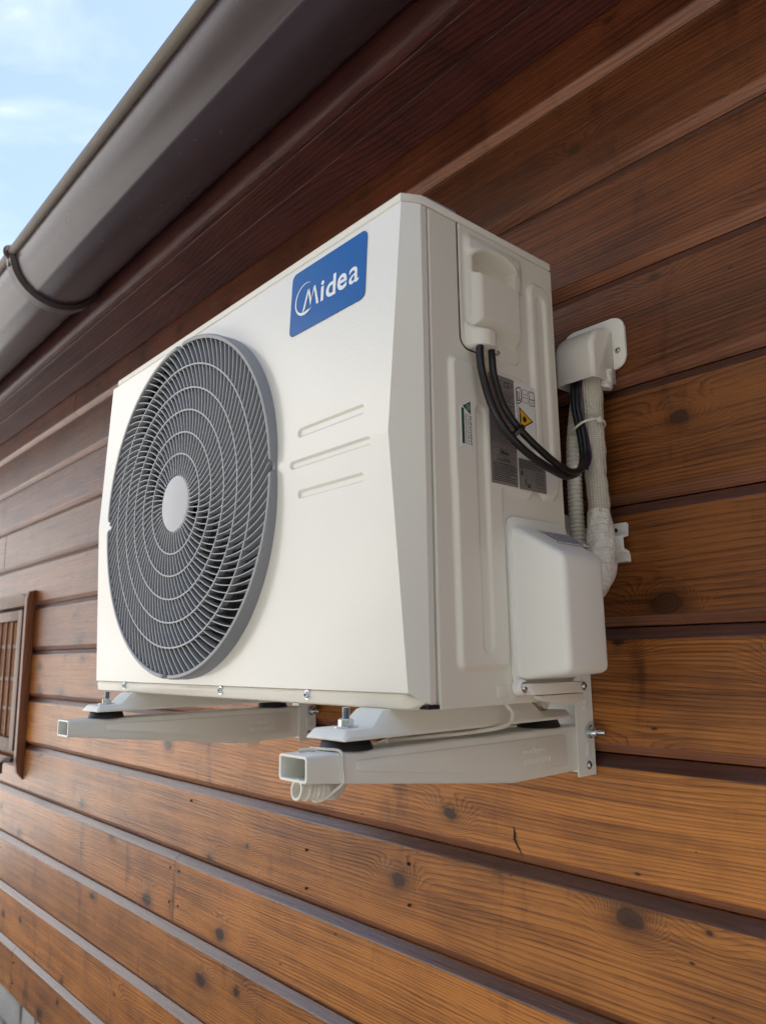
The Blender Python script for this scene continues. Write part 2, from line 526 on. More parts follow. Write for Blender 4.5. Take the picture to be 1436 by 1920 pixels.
def mat_ground(name, a, c, s):
    m, n, b = mat_base(name)
    tcn = N(n, 'ShaderNodeTexCoord')
    f = noise(n, tcn.outputs['Object'], s, 6, 0.6)
    f2 = noise(n, tcn.outputs['Object'], s * 14, 3, 0.6)
    n.links.new(mixc(n, math_(n, 'MULTIPLY', math_(n, 'ADD', f, f2), 0.5), a, c), b.inputs['Base Color'])
    b.inputs['Roughness'].default_value = 0.85
    bump(n, b, f2, 0.4, 0.01)
    return m
M['ground'] = mat_ground('worn_paving', (0.25, 0.245, 0.235), (0.39, 0.38, 0.365), 1.3)
M['hill_blocker'] = mat_ground('dark_hill_blocker', (0.030, 0.028, 0.020), (0.062, 0.058, 0.042), 0.8)
M['stone'] = mat_ground('grey_white_stone', (0.26, 0.26, 0.27), (0.62, 0.61, 0.58), 9)
M['mortar'] = mat_ground('mortar', (0.20, 0.19, 0.18), (0.30, 0.29, 0.27), 12)

# ------------------------------------------------------------------ setting
GZ = -1.50
g = pyd('ground', [(-400, -400, GZ), (400, -400, GZ), (400, 400, GZ), (-400, 400, GZ)], [(0, 1, 2, 3)], M['ground'])
tag(g, 'pale paved yard in front of the house', None, kind='structure')
# unseen hill, added to block low light from front and right
bv_, bf_ = [], []
baz_ = [220 + i * 4 for i in range(42)]
bs_ = [(3.4, -0.02), (3.8, 0.3), (4.8, 2.2), (6.2, 5.2), (8, 8.4), (11, 12.0), (16, 15.5), (26, 18), (60, 19)]
for i, az in enumerate(baz_):
    rise = sstep(220, 243, az) * (1 - 0.34 * sstep(296, 330, az))
    for k, (rr_, zz) in enumerate(bs_):
        w_ = 1 + 0.10 * math.sin(az * 0.21 + k) + 0.07 * math.sin(az * 0.67 + 2 * k)
        bv_.append((0.5 + rr_ * w_ * math.cos(R(az)), 0.3 + rr_ * w_ * math.sin(R(az)), GZ + (zz * rise * w_ if k else zz)))
nb_ = len(bs_)
for i in range(len(baz_) - 1):
    for k in range(nb_ - 1):
        bf_.append((i * nb_ + k, i * nb_ + k + 1, (i + 1) * nb_ + k + 1, (i + 1) * nb_ + k))
hb = pyd('added_hill_blocker', bv_, bf_, M['hill_blocker'], None, 60)
tag(hb, 'dark hill added out of view to block low light', None, kind='structure')

FACE, APEX = 0.3305, 0.3425          # wall face and bottom of the grooves
Z0, PITCH = 0.8507, 0.1568
JZ = 0.938                            # wall meets the eave board

wall = thing('timber_wall', 'brown stained horizontal board wall behind the cooling unit', 'wall', (0, FACE, -1.03))
box('backing_wall', -4.2, 3.2, 0.372, 0.42, -1.5, 1.05, M['mortar'], wall)

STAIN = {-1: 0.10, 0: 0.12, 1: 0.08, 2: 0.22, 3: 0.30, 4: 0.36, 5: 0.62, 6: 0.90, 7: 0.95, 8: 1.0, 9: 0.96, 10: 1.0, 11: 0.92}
def plank(k, x0, x1):
    zt = Z0 - k * PITCH if k >= 0 else JZ + 0.02
    zb = Z0 - (k + 1) * PITCH
    if k == 11: zb = -1.012
    j = random.uniform(-0.0008, 0.0008)
    c = 0.0132
    f = FACE + j
    prof = [(0.371, zt - 0.0006, 0)]
    if k >= 0:
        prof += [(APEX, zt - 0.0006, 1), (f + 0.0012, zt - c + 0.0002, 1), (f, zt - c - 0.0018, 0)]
    else:
        prof += [(f, zt - 0.0006, 0)]
    if k < 11:
        prof += [(f, zb + c + 0.0030, 0), (f + 0.0010, zb + c + 0.0004, 2), (APEX + 0.0012, zb + 0.0016, 0), (0.371, zb + 0.0016, 0)]
    else:
        prof += [(f, zb + 0.003, 0), (f + 0.003, zb, 0), (0.371, zb, 0)]
    n = len(prof)
    xs = [x0, x1]
    v = [(x, p[0], p[1]) for x in xs for p in prof]
    fcs = [tuple(range(n)), tuple(range(2 * n - 1, n - 1, -1))]
    mi = [0, 0]
    for i in range(n):
        q = (i + 1) % n
        fcs.append((i, n + i, n + q, q))
        mi.append(prof[i][2])
    me = bpy.data.meshes.new('plank')
    me.from_pydata(v, [], fcs)
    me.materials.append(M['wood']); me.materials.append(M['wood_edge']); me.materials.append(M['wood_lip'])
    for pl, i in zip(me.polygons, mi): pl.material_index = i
    bm = bmesh.new(); bm.from_mesh(me); bmesh.ops.recalc_face_normals(bm, faces=bm.faces); bm.to_mesh(me); bm.free()
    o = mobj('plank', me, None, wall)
    # stain per row, darker on the upper boards: red-brown (0) to golden (1)
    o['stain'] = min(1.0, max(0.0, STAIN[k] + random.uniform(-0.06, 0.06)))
    return o

joints = {-1: [-1.213, 1.9], 0: [-2.4, 1.3], 1: [-2.9, 0.35], 2: [-1.9, 1.7], 3: [-2.6, 0.2], 4: [-3.0, 1.45], 5: [-2.5, 0.1], 6: [-2.9, 1.6],
          7: [-2.3, 1.75], 8: [-0.366, 2.0], 9: [-2.1, 1.5], 10: [-2.7, 0.9], 11: [-1.462, 0.8]}
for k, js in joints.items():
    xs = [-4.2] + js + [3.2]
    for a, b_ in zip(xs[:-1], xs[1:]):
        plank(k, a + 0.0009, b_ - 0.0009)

def nail(x, z, r=0.0026):
    lathe('nail', [(0.0, 0.0), (r * 0.6, -0.0003), (r, -0.0008), (r, 0.0012)], (x, FACE - 0.0012, z), (0, 1, 0), M['cavity'], wall, seg=8)
for x, z in ((-0.345, -0.437), (-0.345, -0.510), (0.14, -0.31), (0.14, -0.375), (0.41, -0.285), (0.41, -0.345), (-1.44, -0.915), (-1.44, -0.975),
             (-0.388, -0.437), (-0.388, -0.51), (0.62, -0.45), (0.62, -0.52), (-0.30, -0.28)):
    nail(x, z)

ck = pyd('crack', [(0.6228 + 2.6 * a, FACE - 0.0014, -0.1957 + 0.9 * b_) for a, b_ in ((0, 0), (0.0016, -0.012), (0.0012, -0.022), (0.0040, -0.0345), (0.0062, -0.046), (0.0030, -0.034), (-0.0002, -0.0215), (0.0002, -0.012))], [(0, 1, 7), (1, 2, 6, 7), (2, 3, 5, 6), (3, 4, 5)], M['cavity'], wall)
# stone plinth below the boards
pl = thing('stone_plinth', 'rough pale grey stone base under the timber boards', 'plinth', (0, 0.36, GZ))
box('mortar_bed', -4.2, 3.2, 0.372, 0.44, -1.5, -1.013, M['mortar'], pl)
x = -3.4
for row in range(4):
    z1 = -1.016 - row * 0.12
    x = -3.4 + random.uniform(-0.1, 0)
    while x < 1.2:
        w = random.uniform(0.14, 0.30)
        bm = bmesh.new()
        add_box(bm, x + 0.006, x + w - 0.006, 0.345 + random.uniform(-0.008, 0.006), 0.40, z1 - 0.112, z1 - 0.004, 0.012, 2)
        for q in bm.verts:
            q.co += Vector((random.uniform(-1, 1), random.uniform(-1, 1), random.uniform(-0.4, 0.4))) * 0.005
        bmo('stone', bm, M['stone'], pl, 50)
        x += w

# eave: fascia, soffit board, roof
ev = thing('roof_eave', 'dark red brown timber eave board and fascia under the roof edge', 'eave', (0, 0.15, JZ))
def eave_board(name, prof):
    n = len(prof)
    v = [(x, a, b_) for x in (-4.4, 3.4) for a, b_ in prof]
    fcs = [tuple(range(n)), tuple(range(2 * n - 1, n - 1, -1))] + [(i, n + i, n + (i + 1) % n, (i + 1) % n) for i in range(n)]
    return pyd(name, v, fcs, M['wood_red'], ev, 30)
eave_board('soffit_board', [(0.3295, JZ + 0.030), (0.3295, JZ + 0.002), (0.327, JZ), (0.2415, JZ), (0.240, JZ + 0.0012), (0.240, JZ + 0.030)])
eave_board('soffit_board', [(0.2388, JZ + 0.030), (0.2388, JZ + 0.0008), (0.2375, JZ - 0.0006), (0.176, JZ - 0.0006), (0.1745, JZ + 0.001), (0.1745, JZ + 0.030)])
eave_board('fascia_board', [(0.1730, 1.12), (0.1730, JZ + 0.0005), (0.171, JZ - 0.0012), (0.158, JZ - 0.0012), (0.1525, JZ + 0.0015), (0.149, JZ + 0.006), (0.1475, JZ + 0.013), (0.1475, 1.12)])
pyd('roof_sheet', [(x, y, z + t) for t in (0, 0.05) for x, y, z in ((-4.6, 0.02, 1.135), (3.6, 0.02, 1.135), (3.6, 6.0, 3.70), (-4.6, 6.0, 3.70))],
    [(0, 1, 2, 3), (7, 6, 5, 4), (0, 4, 5, 1), (1, 5, 6, 2), (2, 6, 7, 3), (3, 7, 4, 0)], M['roof'], ev)
box('gable_wall', -4.2, -4.1, 0.43, 5.8, GZ, 1.25, M['mortar'], ev)
box('gable_wall', 3.1, 3.2, 0.43, 5.8, GZ, 1.25, M['mortar'], ev)

# gutter
GC, GR = (0.042, 1.030), 0.104
gt = thing('rain_gutter', 'brown half round plastic gutter hung along the roof edge', 'gutter', (0, GC[0], 0.925))
ang = [180 + i * 2.5 for i in range(73)]
def gp(a, r): return (GC[0] + r * math.cos(R(a)), GC[1] + r * math.sin(R(a)))
outer = []
for a in ang:
    r = GR
    if 236 <= a <= 246: r = GR + 0.0011 * (1 - abs(a - 241) / 5)       # faint moulded crease
    outer.append(gp(a, r))
inner = [gp(a, GR - 0.0028) for a in reversed(ang)]
prof = outer + inner
n = len(prof)
nx = 40
v, f = [], []
for i in range(nx + 1):
    xx = -4.3 + 7.6 * i / nx
    for a, b_ in prof:
        v.append((xx, a + 0.0012 * math.sin(xx * 2.3), b_ + 0.0014 * math.sin(xx * 3.1 + 1)))
for i in range(nx):
    for k in range(n):
        f.append((i * n + k, i * n + (k + 1) % n, (i + 1) * n + (k + 1) % n, (i + 1) * n + k))
f += [tuple(range(n)), tuple(nx * n + k for k in range(n - 1, -1, -1))]
pyd('trough', v, f, M['gutter'], gt, 40)
tube('front_bead', [(-4.3 + 7.6 * i / nx, GC[0] - GR - 0.004, GC[1] + 0.003) for i in range(nx + 1)], 0.0118, M['gutter_bead'], gt, seg=14)
for xb in (-0.57,):
    st = thing('gutter_strap', 'brown strap clipped round the gutter above the far end of the unit', 'strap', (xb, GC[0], 0.92))
    pr = []
    for a in [176 + i * 6 for i in range(33)]:
        pr.append(gp(a, GR + 0.0130) + gp(a, GR + 0.0016))
    v, f = [], []
    for p in pr:
        for xx, q in ((xb - 0.015, (p[0], p[1])), (xb + 0.015, (p[0], p[1])), (xb + 0.020, (p[2], p[3])), (xb - 0.020, (p[2], p[3]))):
            v.append((xx, q[0], q[1]))
    for i in range(len(pr) - 1):
        for k in range(4):
            f.append((i * 4 + k, i * 4 + (k + 1) % 4, i * 4 + 4 + (k + 1) % 4, i * 4 + 4 + k))
    f += [(0, 1, 2, 3), tuple(len(pr) * 4 - 4 + k for k in range(4))]
    pyd('strap_band', v, f, M['strap'], st, 30)
    # clip hooked over the bead
    clip = [(xb, GC[0] - GR - 0.004 + 0.0155 * math.cos(R(a)), GC[1] + 0.003 + 0.0155 * math.sin(R(a))) for a in range(60, 301, 20)]
    tube('bead_clip', clip, 0.0060, M['strap'], st, seg=8)
    box('clip_catch', xb - 0.006, xb + 0.006, GC[0] - GR - 0.012, GC[0] - GR + 0.001, GC[1] - 0.035, GC[1] - 0.010, M['strap'], st, 0.002)

# ------------------------------------------------------------------ shuttered window far left
wn = thing('shuttered_window', 'small wooden window with lattice bars and dark casing on the board wall', 'window', (-1.9, 0.30, -0.35))
def case_side(xa, xb):
    prism('casing_board', [(0.3305, 0.278), (0.306, 0.272), (0.300, 0.245), (0.302, -0.30), (0.308, -0.335), (0.3305, -0.362)], xa, xb, 'x', M['wood_case'], wn, 0.0025)
case_side(-1.500, -1.476)
case_side(-2.424, -2.400)
prism('head_board', [(-2.40, 0.225), (-1.501, 0.225), (-1.501, 0.262), (-1.60, 0.272), (-1.95, 0.268), (-2.30, 0.272), (-2.40, 0.262)], 0.309, 0.3305, 'y', M['wood_grey'], wn, 0.002)
box('sill_board', -2.40, -1.501, 0.306, 0.3305, -0.318, -0.292, M['wood_case'], wn, 0.002)
box('frame_stile', -1.536, -1.503, 0.312, 0.3305, -0.290, 0.223, M['wood_grey'], wn, 0.002)
box('frame_stile', -2.398, -2.365, 0.312, 0.3305, -0.290, 0.223, M['wood_grey'], wn, 0.002)
box('leaf_stile', -1.592, -1.545, 0.308, 0.329, -0.272, 0.212, M['wood_grey'], wn, 0.002)
box('leaf_stile', -1.985, -1.940, 0.308, 0.329, -0.272, 0.212, M['wood_grey'], wn, 0.002)
box('leaf_rail', -1.939, -1.593, 0.308, 0.329, 0.176, 0.212, M['wood_grey'], wn, 0.002)
box('leaf_rail', -1.939, -1.593, 0.308, 0.329, -0.272, -0.232, M['wood_grey'], wn, 0.002)
for i in range(5):
    x1 = -1.594 - i * 0.0685
    box('leaf_board', x1 - 0.0675, x1 - 0.001, 0.3215, 0.3295, -0.231, 0.175, M['wood_leaf'], wn, 0.001)
for xb in (-1.662, -1.731, -1.80, -1.868):
    box('upright_bar', xb - 0.0035, xb + 0.0035, 0.3105, 0.3195, -0.231, 0.175, M['wood_case'], wn, 0.0015)
for zb in (0.085, -0.030, -0.132):
    box('cross_bar', -1.938, -1.594, 0.3160, 0.3208, zb - 0.008, zb + 0.008, M['wood_grey'], wn, 0.001)
tube('sill_hook', catmull([(-1.515, 0.300, -0.298), (-1.55, 0.286, -0.300), (-1.572, 0.282, -0.312), (-1.575, 0.282, -0.345)], 6), 0.008, M['strap'], wn, seg=8)

# ------------------------------------------------------------------ outdoor unit
W, ZT, ZM = 0.8, 0.5242, 0.2623
YT, YM, YB = -0.0194, -0.0353, -0.0215
CT, CMx, CB = 0.0108, 0.0197, 0.0115
ac = thing('air_conditioner', 'cream outdoor air conditioner unit with round grey fan grille on the wall', 'air conditioner', (0.4, 0.1, -0.0165))
def lerp(a, b_, t): return a + (b_ - a) * t
def yf(z): return lerp(YM, YT, (z - ZM) / (ZT - ZM)) if z > ZM else lerp(YM, YB, (ZM - z) / ZM)
def cf(z): return lerp(CMx, CT, (z - ZM) / (ZT - ZM)) if z > ZM else lerp(CMx, CB, (ZM - z) / ZM)
FCX, FCZ = 0.3280, 0.2565
RIBS = ((0.6175, 0.7415, 0.2910, 0.3035), (0.6045, 0.7530, 0.2535, 0.2645), (0.6185, 0.7400, 0.2165, 0.2280))
def rng(a, b_, s):
    n_ = max(1, round((b_ - a) / s))
    return [a + (b_ - a) * i / n_ for i in range(n_)]
xs = rng(0.02, 0.59, 0.004) + rng(0.59, 0.765, 0.0011) + rng(0.765, 0.78, 0.004) + [0.78]
zs = rng(0.0, 0.205, 0.004) + rng(0.205, ZM, 0.0011) + [ZM] + rng(ZM + 0.0008, 0.315, 0.0011) + rng(0.315, ZT, 0.004) + [ZT]
v, f = [], []
cols = None
for z in zs:
    c = cf(z)
    row = [(0.0, 0.0105, z - 0.0), (0.0, 0.0, z), (c, yf(z), z)]
    for x_ in xs:
        y = yf(z)
        for r in RIBS:
            d = sdr(x_, z, *r, 0.0058)
            if d < 0: y += 0.0030 * sstep(0, -0.0034, d)
        row.append((x_, y, z))
    drop = 0.0119 * (1 - sstep(0, 0.03, z)) if z < 0.03 else 0
    ins_ = 0.0006 + 0.0022 * (1 - sstep(0.0, 0.5, z))
    row += [(W - c, yf(z), z), (W - ins_, 0.0, z - drop), (W - ins_, 0.0082, z - drop), (W - 0.012, 0.0084, z - drop)]
    cols = len(row)
    v += row
for i in range(len(zs) - 1):
    for k in range(cols - 1):
        q = (i * cols + k, i * cols + k + 1, (i + 1) * cols + k + 1, (i + 1) * cols + k)
        cx = sum(v[j][0] for j in q) / 4; cz = sum(v[j][2] for j in q) / 4
        if math.hypot(cx - FCX, cz - FCZ) < 0.2425: continue
        f.append(q)
# turned-in lip along the lower edge
b0 = len(v)
low = [k for k in range(2, cols - 2)]
for k in low: v.append((v[k][0], v[k][1] + 0.006, v[k][2] - 0.0016))
for i, k in enumerate(low[:-1]): f.append((k, k + 1, b0 + i + 1, b0 + i))
pyd('front_panel', v, f, M['front'], ac, 8)

# base strip below the front panel
def yb_strip(z): return -0.0165
strip = []
for z, y in ((-0.0010, -0.0150), (-0.0016, -0.0172), (-0.0040, -0.0182), (-0.0062, -0.0194), (-0.0085, -0.0182), (-0.0125, -0.0178), (-0.0155, -0.0165), (-0.0170, -0.0135), (-0.0170, 0.02)):
    strip.append((y, z))
v, f = [], []
sx = [(0.004, 0.004), (0.012, -0.0005)] + [(0.10, 0), (0.105, 1), (0.680, 1), (0.685, 0)] + [(0.772, 0), (0.781, 0.003), (0.790, 0.010), (0.794, 0.018)]
for x_, o in sx:
    for j, (y, z) in enumerate(strip):
        yy = y
        if o == 0 and j == 3: yy = -0.0182
        if o not in (0, 1): yy = y + o
        if x_ > 0.786 and z < -0.01: z = z + 0.004
        v.append((x_, yy, z))
n = len(strip)
for i in range(len(sx) - 1):
    for k in range(n - 1):
        f.append((i * n + k, i * n + k + 1, (i + 1) * n + k + 1, (i + 1) * n + k))
pyd('base_strip', v, f, M['cream'], ac, 30)
box('base_pan', 0.004, W - 0.004, 0.012, 0.234, -0.0162, -0.006, M['cream'], ac, 0.002)
def screw(parent, loc, axis, r=0.0045, name='screw'):
    s = lathe(name, [(0, 0.0030), (r * 0.55, 0.0027), (r * 0.9, 0.0016), (r, 0.0004), (r * 1.35, 0.0003), (r * 1.35, -0.001)], loc, axis, M['zinc'], parent, seg=16)
    A = Vector(axis).normalized(); u = A.orthogonal().normalized(); w = A.cross(u); L = Vector(loc)
    bm = bmesh.new()
    for p, q in ((u, w), (w, u)):
        vs_ = []
        for sx_, sy_ in ((-1, -1), (1, -1), (1, 1), (-1, 1)):
            vs_.append(bm.verts.new(L + A * 0.0032 + p * sx_ * r * 0.5 + q * sy_ * r * 0.13))
        bm.faces.new(vs_)
    bmo('cross_slot', bm, M['cavity'], s if parent.parent is None else parent)
    return s
for x_ in (0.1214, 0.4275, 0.6202):
    screw(ac, (x_, -0.0192, -0.0065), (0, -1, 0), 0.0040)

# top lid
LF = 0.0012
plan = [(W + LF, 0.2335), (W + LF, -0.0004), (W - CT + 0.0005, YT - LF), (0.0335, YT - LF), (-LF, 0.012), (-LF, 0.2335)]
bm = bmesh.new()
def ring_of(z, inset):
    c = Vector((0.4, 0.107))
    out = []
    for a, b_ in plan:
        q = Vector((a, b_)) - c
        out.append(bm.verts.new((c.x + q.x * (1 - inset / 0.4), c.y + q.y * (1 - inset / 0.127), z)))
    return out
rings = [ring_of(ZT + 0.0004, 0.0012), ring_of(ZT + 0.0016, 0), ring_of(ZT + 0.0090, 0), ring_of(ZT + 0.0108, 0.0012), ring_of(ZT + 0.0118, 0.004)]
for a, b_ in zip(rings[:-1], rings[1:]):
    for i in range(len(plan)):
        bm.faces.new((a[i], a[(i + 1) % 6], b_[(i + 1) % 6], b_[i]))
bm.faces.new(rings[0]); bm.faces.new(rings[-1])
bmo('top_lid', bm, M['cream'], ac, 30)
prism('lid_cap', [(0.764, 0.030), (0.770, 0.010), (0.782, 0.004), (0.796, 0.012), (0.797, 0.06), (0.76, 0.06)], ZT + 0.0119, ZT + 0.0165, 'z', M['grille'], ac, 0.0012)

# side panel with stamped plateaus and slots
def handle_outline(y, z):
    o_ = sdr(y, z, 0.0572, 0.1762, 0.372, 0.540, 0.016)
    return max(o_, sdr(y, z, 0.0572, 0.1630, 0.3725, 0.60, 0.014)) if z < 0.470 else o_
def side_h(y, z):
    d1 = sdr(y, z, 0.1800, 0.2275, 0.215, 0.4960, 0.020)
    d2 = min(sdr(y, z, 0.0345, 0.1740, 0.212, 0.3600, 0.012), sdr(y, z, 0.0355, 0.1190, 0.0185, 0.3580, 0.012))
    h = 0.0050 * max(sstep(0, -0.0065, d1), sstep(0, -0.0065, d2))
    s1 = sdr(y, z, 0.1930, 0.2150, 0.262, 0.4780, 0.0105)
    s2 = sdr(y, z, 0.0715, 0.0925, 0.0345, 0.3095, 0.0100)
    h -= 0.0032 * max(sstep(0, -0.0055, s1), sstep(0, -0.0055, s2))
    return h
ys = [0.0110 + 0.2245 * i / 160 for i in range(161)]
zs = [-0.0168 + (ZT + 0.0163) * i / 330 for i in range(331)]
v, f = [], []
for z in zs:
    for y in ys:
        e = 0
        if y < 0.0118: e = -(0.0118 - y) * 0.8
        v.append((W + side_h(y, z) + e, y, z))
n = len(ys)
for i in range(len(zs) - 1):
    for k in range(n - 1):
        yc, zc = (ys[k] + ys[k + 1]) / 2, (zs[i] + zs[i + 1]) / 2
        if handle_outline(yc, zc) < -0.0035: continue
        f.append((i * n + k, i * n + k + 1, (i + 1) * n + k + 1, (i + 1) * n + k))
# returns: front edge, rear edge, bottom edge
b0 = len(v)
for i in range(len(zs)): v.append((W - 0.012, ys[0] + 0.0004, zs[i]))
for i in range(len(zs) - 1): f.append((i * n, (i + 1) * n, b0 + i + 1, b0 + i))
b0 = len(v)
for i in range(len(zs)): v.append((W - 0.02, ys[-1] + 0.0008, zs[i]))
for i in range(len(zs) - 1): f.append((i * n + n - 1, (i + 1) * n + n - 1, b0 + i + 1, b0 + i))
b0 = len(v)
for k in range(n): v.append((W - 0.015, ys[k], zs[0] + 0.0004))
for k in range(n - 1): f.append((k, k + 1, b0 + k + 1, b0 + k))
pyd('side_panel', v, f, M['cream'], ac, 40)
# dark joint behind the front seam
box('seam_gasket', W - 0.010, W - 0.0065, 0.0080, 0.0116, -0.013, ZT, M['cavity'], ac)
box('corner_clip', W - 0.014, W - 0.001, -0.004, 0.0135, -0.0163, -0.0125, M['cavity'], ac)
box('knockout_plate', W - 0.001, W + 0.0009, 0.0970, 0.1140, -0.0095, 0.0030, M['cream'], ac, 0.0008)
# left, back and inside
box('left_panel', 0.0005, 0.003, 0.0108, 0.2345, -0.0155, ZT, M['cream'], ac)
box('rear_coil', 0.006, W - 0.022, 0.226, 0.2340, -0.005, ZT - 0.001, M['cavity'], ac)

# handle cover
def handle_h(y, z):
    o = sdr(y, z, 0.0572, 0.1762, 0.372, 0.540, 0.016)
    if z < 0.470:       # lower part is a little narrower
        o = max(o, sdr(y, z, 0.0572, 0.1630, 0.3725, 0.60, 0.014))
    h = 0.0012
    t = (y - 0.1150) / 0.0385
    top = 0.4890 + 0.0095 * max(0, 1 - t * t)
    # frame that swells round the grip, and the roll along the hood's lower edge
    fr = sdr(y, z, 0.0630, 0.1735, 0.4000, 0.5190, 0.014)
    h += 0.0045 * sstep(0.0, -0.012, fr)
    if z > top - 0.002 and fr < 0:
        h += 0.0065 * math.exp(-((z - top - 0.0035) / 0.0055) ** 2) * sstep(0.0, -0.010, fr) * sstep(1.35, 0.75, abs(t))
    # box
    wide = 0.022
    soft = 0.022
    e = min(sstep(0, wide, y - 0.0640), sstep(0, 0.006, 0.1560 - y), sstep(0, soft, z - 0.3910), sstep(0, 0.0030, 0.4680 - z))
    if e > 0: h = max(h, 0.0012 + 0.0118 * e)
    # grip pocket with an arched top
    if abs(t) < 1:
        inside = min(z - 0.4685, top - z, (1 - abs(t)) * 0.0385)
        if inside > 0: h = lerp(h, -0.0115, sstep(0, 0.0036, inside))
    # cable outlet
    ou = abs(y - 0.0865) / 0.0215
    if ou < 1 and z < 0.4030:
        arch = math.sqrt(1 - ou * ou)
        zz = sstep(0.4030, 0.3920, z)
        h = max(h, 0.002 + 0.0200 * min(1, arch * 1.02) * (0.15 + 0.85 * zz))
    # outer contour falls away into the seam
    h = lerp(h, -0.0060, sstep(-0.0022, 0.0004, o))
    return h
ys = [0.0545 + 0.1240 * i / 128 for i in range(129)]
zs = [0.3712 + (ZT - 0.0008 - 0.3712) * i / 158 for i in range(159)]
v, f = [], []
for z in zs:
    for y in ys:
        v.append((W + handle_h(y, z), y, z))
n = len(ys)
for i in range(len(zs) - 1):
    for k in range(n - 1):
        f.append((i * n + k, i * n + k + 1, (i + 1) * n + k + 1, (i + 1) * n + k))
hc = pyd('handle_cover', v, f, M['cream'], ac, 50)
screw(hc, (W + 0.0085, 0.1110, 0.3765), (0.9, -0.1, -0.4), 0.0022)
cont = [(0.0568, ZT - 0.0006), (0.0566, 0.470), (0.0566, 0.392)] + [(0.0706 - 0.0140 * math.cos(R(a)), 0.3860 - 0.0138 * math.sin(R(a))) for a in range(15, 91, 15)] + [(0.0850, 0.3722)]
tube('cover_seam', [(W + 0.0002, a, b_) for a, b_ in cont], 0.00085, M['cavity'], ac, seg=6)

# valve cover
bm = bmesh.new()
bv = [(0.8035, 0.1285, 0.0075), (0.8035, 0.2290, 0.0075), (0.8035, 0.2290, 0.1775), (0.8035, 0.1285, 0.1790),
      (0.8700, 0.1290, 0.0155), (0.8700, 0.2040, 0.0155), (0.8700, 0.2040, 0.1390), (0.8700, 0.1290, 0.1395)]
q = [bm.verts.new(p) for p in bv]
fs = [bm.faces.new([q[i] for i in t]) for t in ((0, 1, 2, 3), (7, 6, 5, 4), (0, 4, 5, 1), (1, 5, 6, 2), (2, 6, 7, 3), (3, 7, 4, 0))]
es = [e for e in bm.edges if not (e.verts[0].co.x < 0.81 and e.verts[1].co.x < 0.81)]
bmesh.ops.bevel(bm, geom=es, offset=0.0085, segments=5, affect='EDGES', profile=0.5)
vc = bmo('valve_cover', bm, M['valve'], ac, 60)
prism('cover_flange', rrect(0.1215, 0.2330, 0.0020, 0.1880, 0.010), W + 0.0006, W + 0.0042, 'x', M['valve'], vc, 0.0012)
prism('cover_foot', [(0.124, 0.004), (0.236, 0.004), (0.238, -0.0085), (0.142, -0.0085)], W + 0.0008, W + 0.016, 'x', M['valve'], vc, 0.0015)
lathe('screw_boss', [(0.0, 0.010), (0.0060, 0.010), (0.0084, 0.008), (0.0090, 0.0)], (W + 0.001, 0.1290, 0.0005), (1, 0, 0), M['valve'], vc, seg=24)
screw(vc, (W + 0.0108, 0.1290, 0.0005), (1, 0, 0), 0.0044)
screw(vc, (W + 0.0165, 0.2310, -0.0015), (1, 0, 0), 0.0036)
prism('lower_clip', [(0.150, -0.0095), (0.236, -0.0095), (0.236, -0.0185), (0.210, -0.0215), (0.160, -0.0150)], W + 0.002, W + 0.013, 'x', M['cream'], vc, 0.0012)
# label on its sloping top
nrm = Vector((0.040, 0, 0.0665)).normalized()
e1 = Vector((0, 1, 0)); e2 = Vector((0.0665, 0, -0.0395)).normalized()
lo = Vector((0.8130, 0.158, 0.1732 + 0.0012)) + nrm * 0.0002
me_v = [lo, lo + e1 * 0.062, lo + e1 * 0.062 + e2 * 0.034, lo + e2 * 0.034]
lab = pyd('cover_label', me_v + [p - nrm * 0.0008 for p in me_v], [(0, 1, 2, 3), (7, 6, 5, 4), (0, 4, 5, 1), (1, 5, 6, 2), (2, 6, 7, 3), (3, 7, 4, 0)], M['paper'], vc)
bm = bmesh.new()
for r in range(7):
    p = lo + e2 * (0.003 + r * 0.0044) + nrm * 0.0003
    u = 0.003
    while u < 0.056:
        w = random.uniform(0.004, 0.012)
        a = p + e1 * u
        bm.faces.new([bm.verts.new(t) for t in (a, a + e1 * min(w, 0.059 - u), a + e1 * min(w, 0.059 - u) + e2 * 0.0026, a + e2 * 0.0026)])
        u += w + 0.0015
bmo('fine_print', bm, M['violet'], vc)

# fan grille: ring, hub, rings, blades
LIP = -0.0445
SEG = 360
def ring_prof(a):
    """(r, y) section of the moulded rim; notches at the four quarters"""
    d = min(abs((a - q + 180) % 360 - 180) for q in (2, 92, 180, 267))
    k = 1 - sstep(1.2, 2.2, d)
    lip = LIP + 0.0062 * k
    return [(0.2508, -0.012), (0.2500, lip + 0.0030), (0.2492, lip + 0.0008), (0.2482, lip), (0.2448, lip), (0.2436, lip + 0.0010), (0.2432, lip + 0.012), (0.2432, 0.0)]
v, f = [], []
for s in range(SEG):
    a = 360 * s / SEG
    for r, y in ring_prof(a):
        v.append((FCX + r * math.cos(R(a)), y, FCZ + r * math.sin(R(a))))
m = len(ring_prof(0))
for s in range(SEG):
    t = (s + 1) % SEG
    for k in range(m - 1):
        f.append((s * m + k, s * m + k + 1, t * m + k + 1, t * m + k))
pyd('grille_rim', v, f, M['rim'], ac, 30)
def ydome(r): return -0.0428 - 0.0025 * (1 - (r / 0.243) ** 2)
RR = [0.0425, 0.0735, 0.1055, 0.1385, 0.1715, 0.2065, 0.2434]
for r in RR[1:-1]:
    y = ydome(r) - 0.0004
    lathe('grille_ring', [(r - 0.0011, 0.0), (r + 0.0011, 0.0), (r + 0.0008, 0.0100), (r - 0.0008, 0.0100)], (FCX, y, FCZ), (0, 1, 0), M['grille'], ac, seg=120, closed=True)
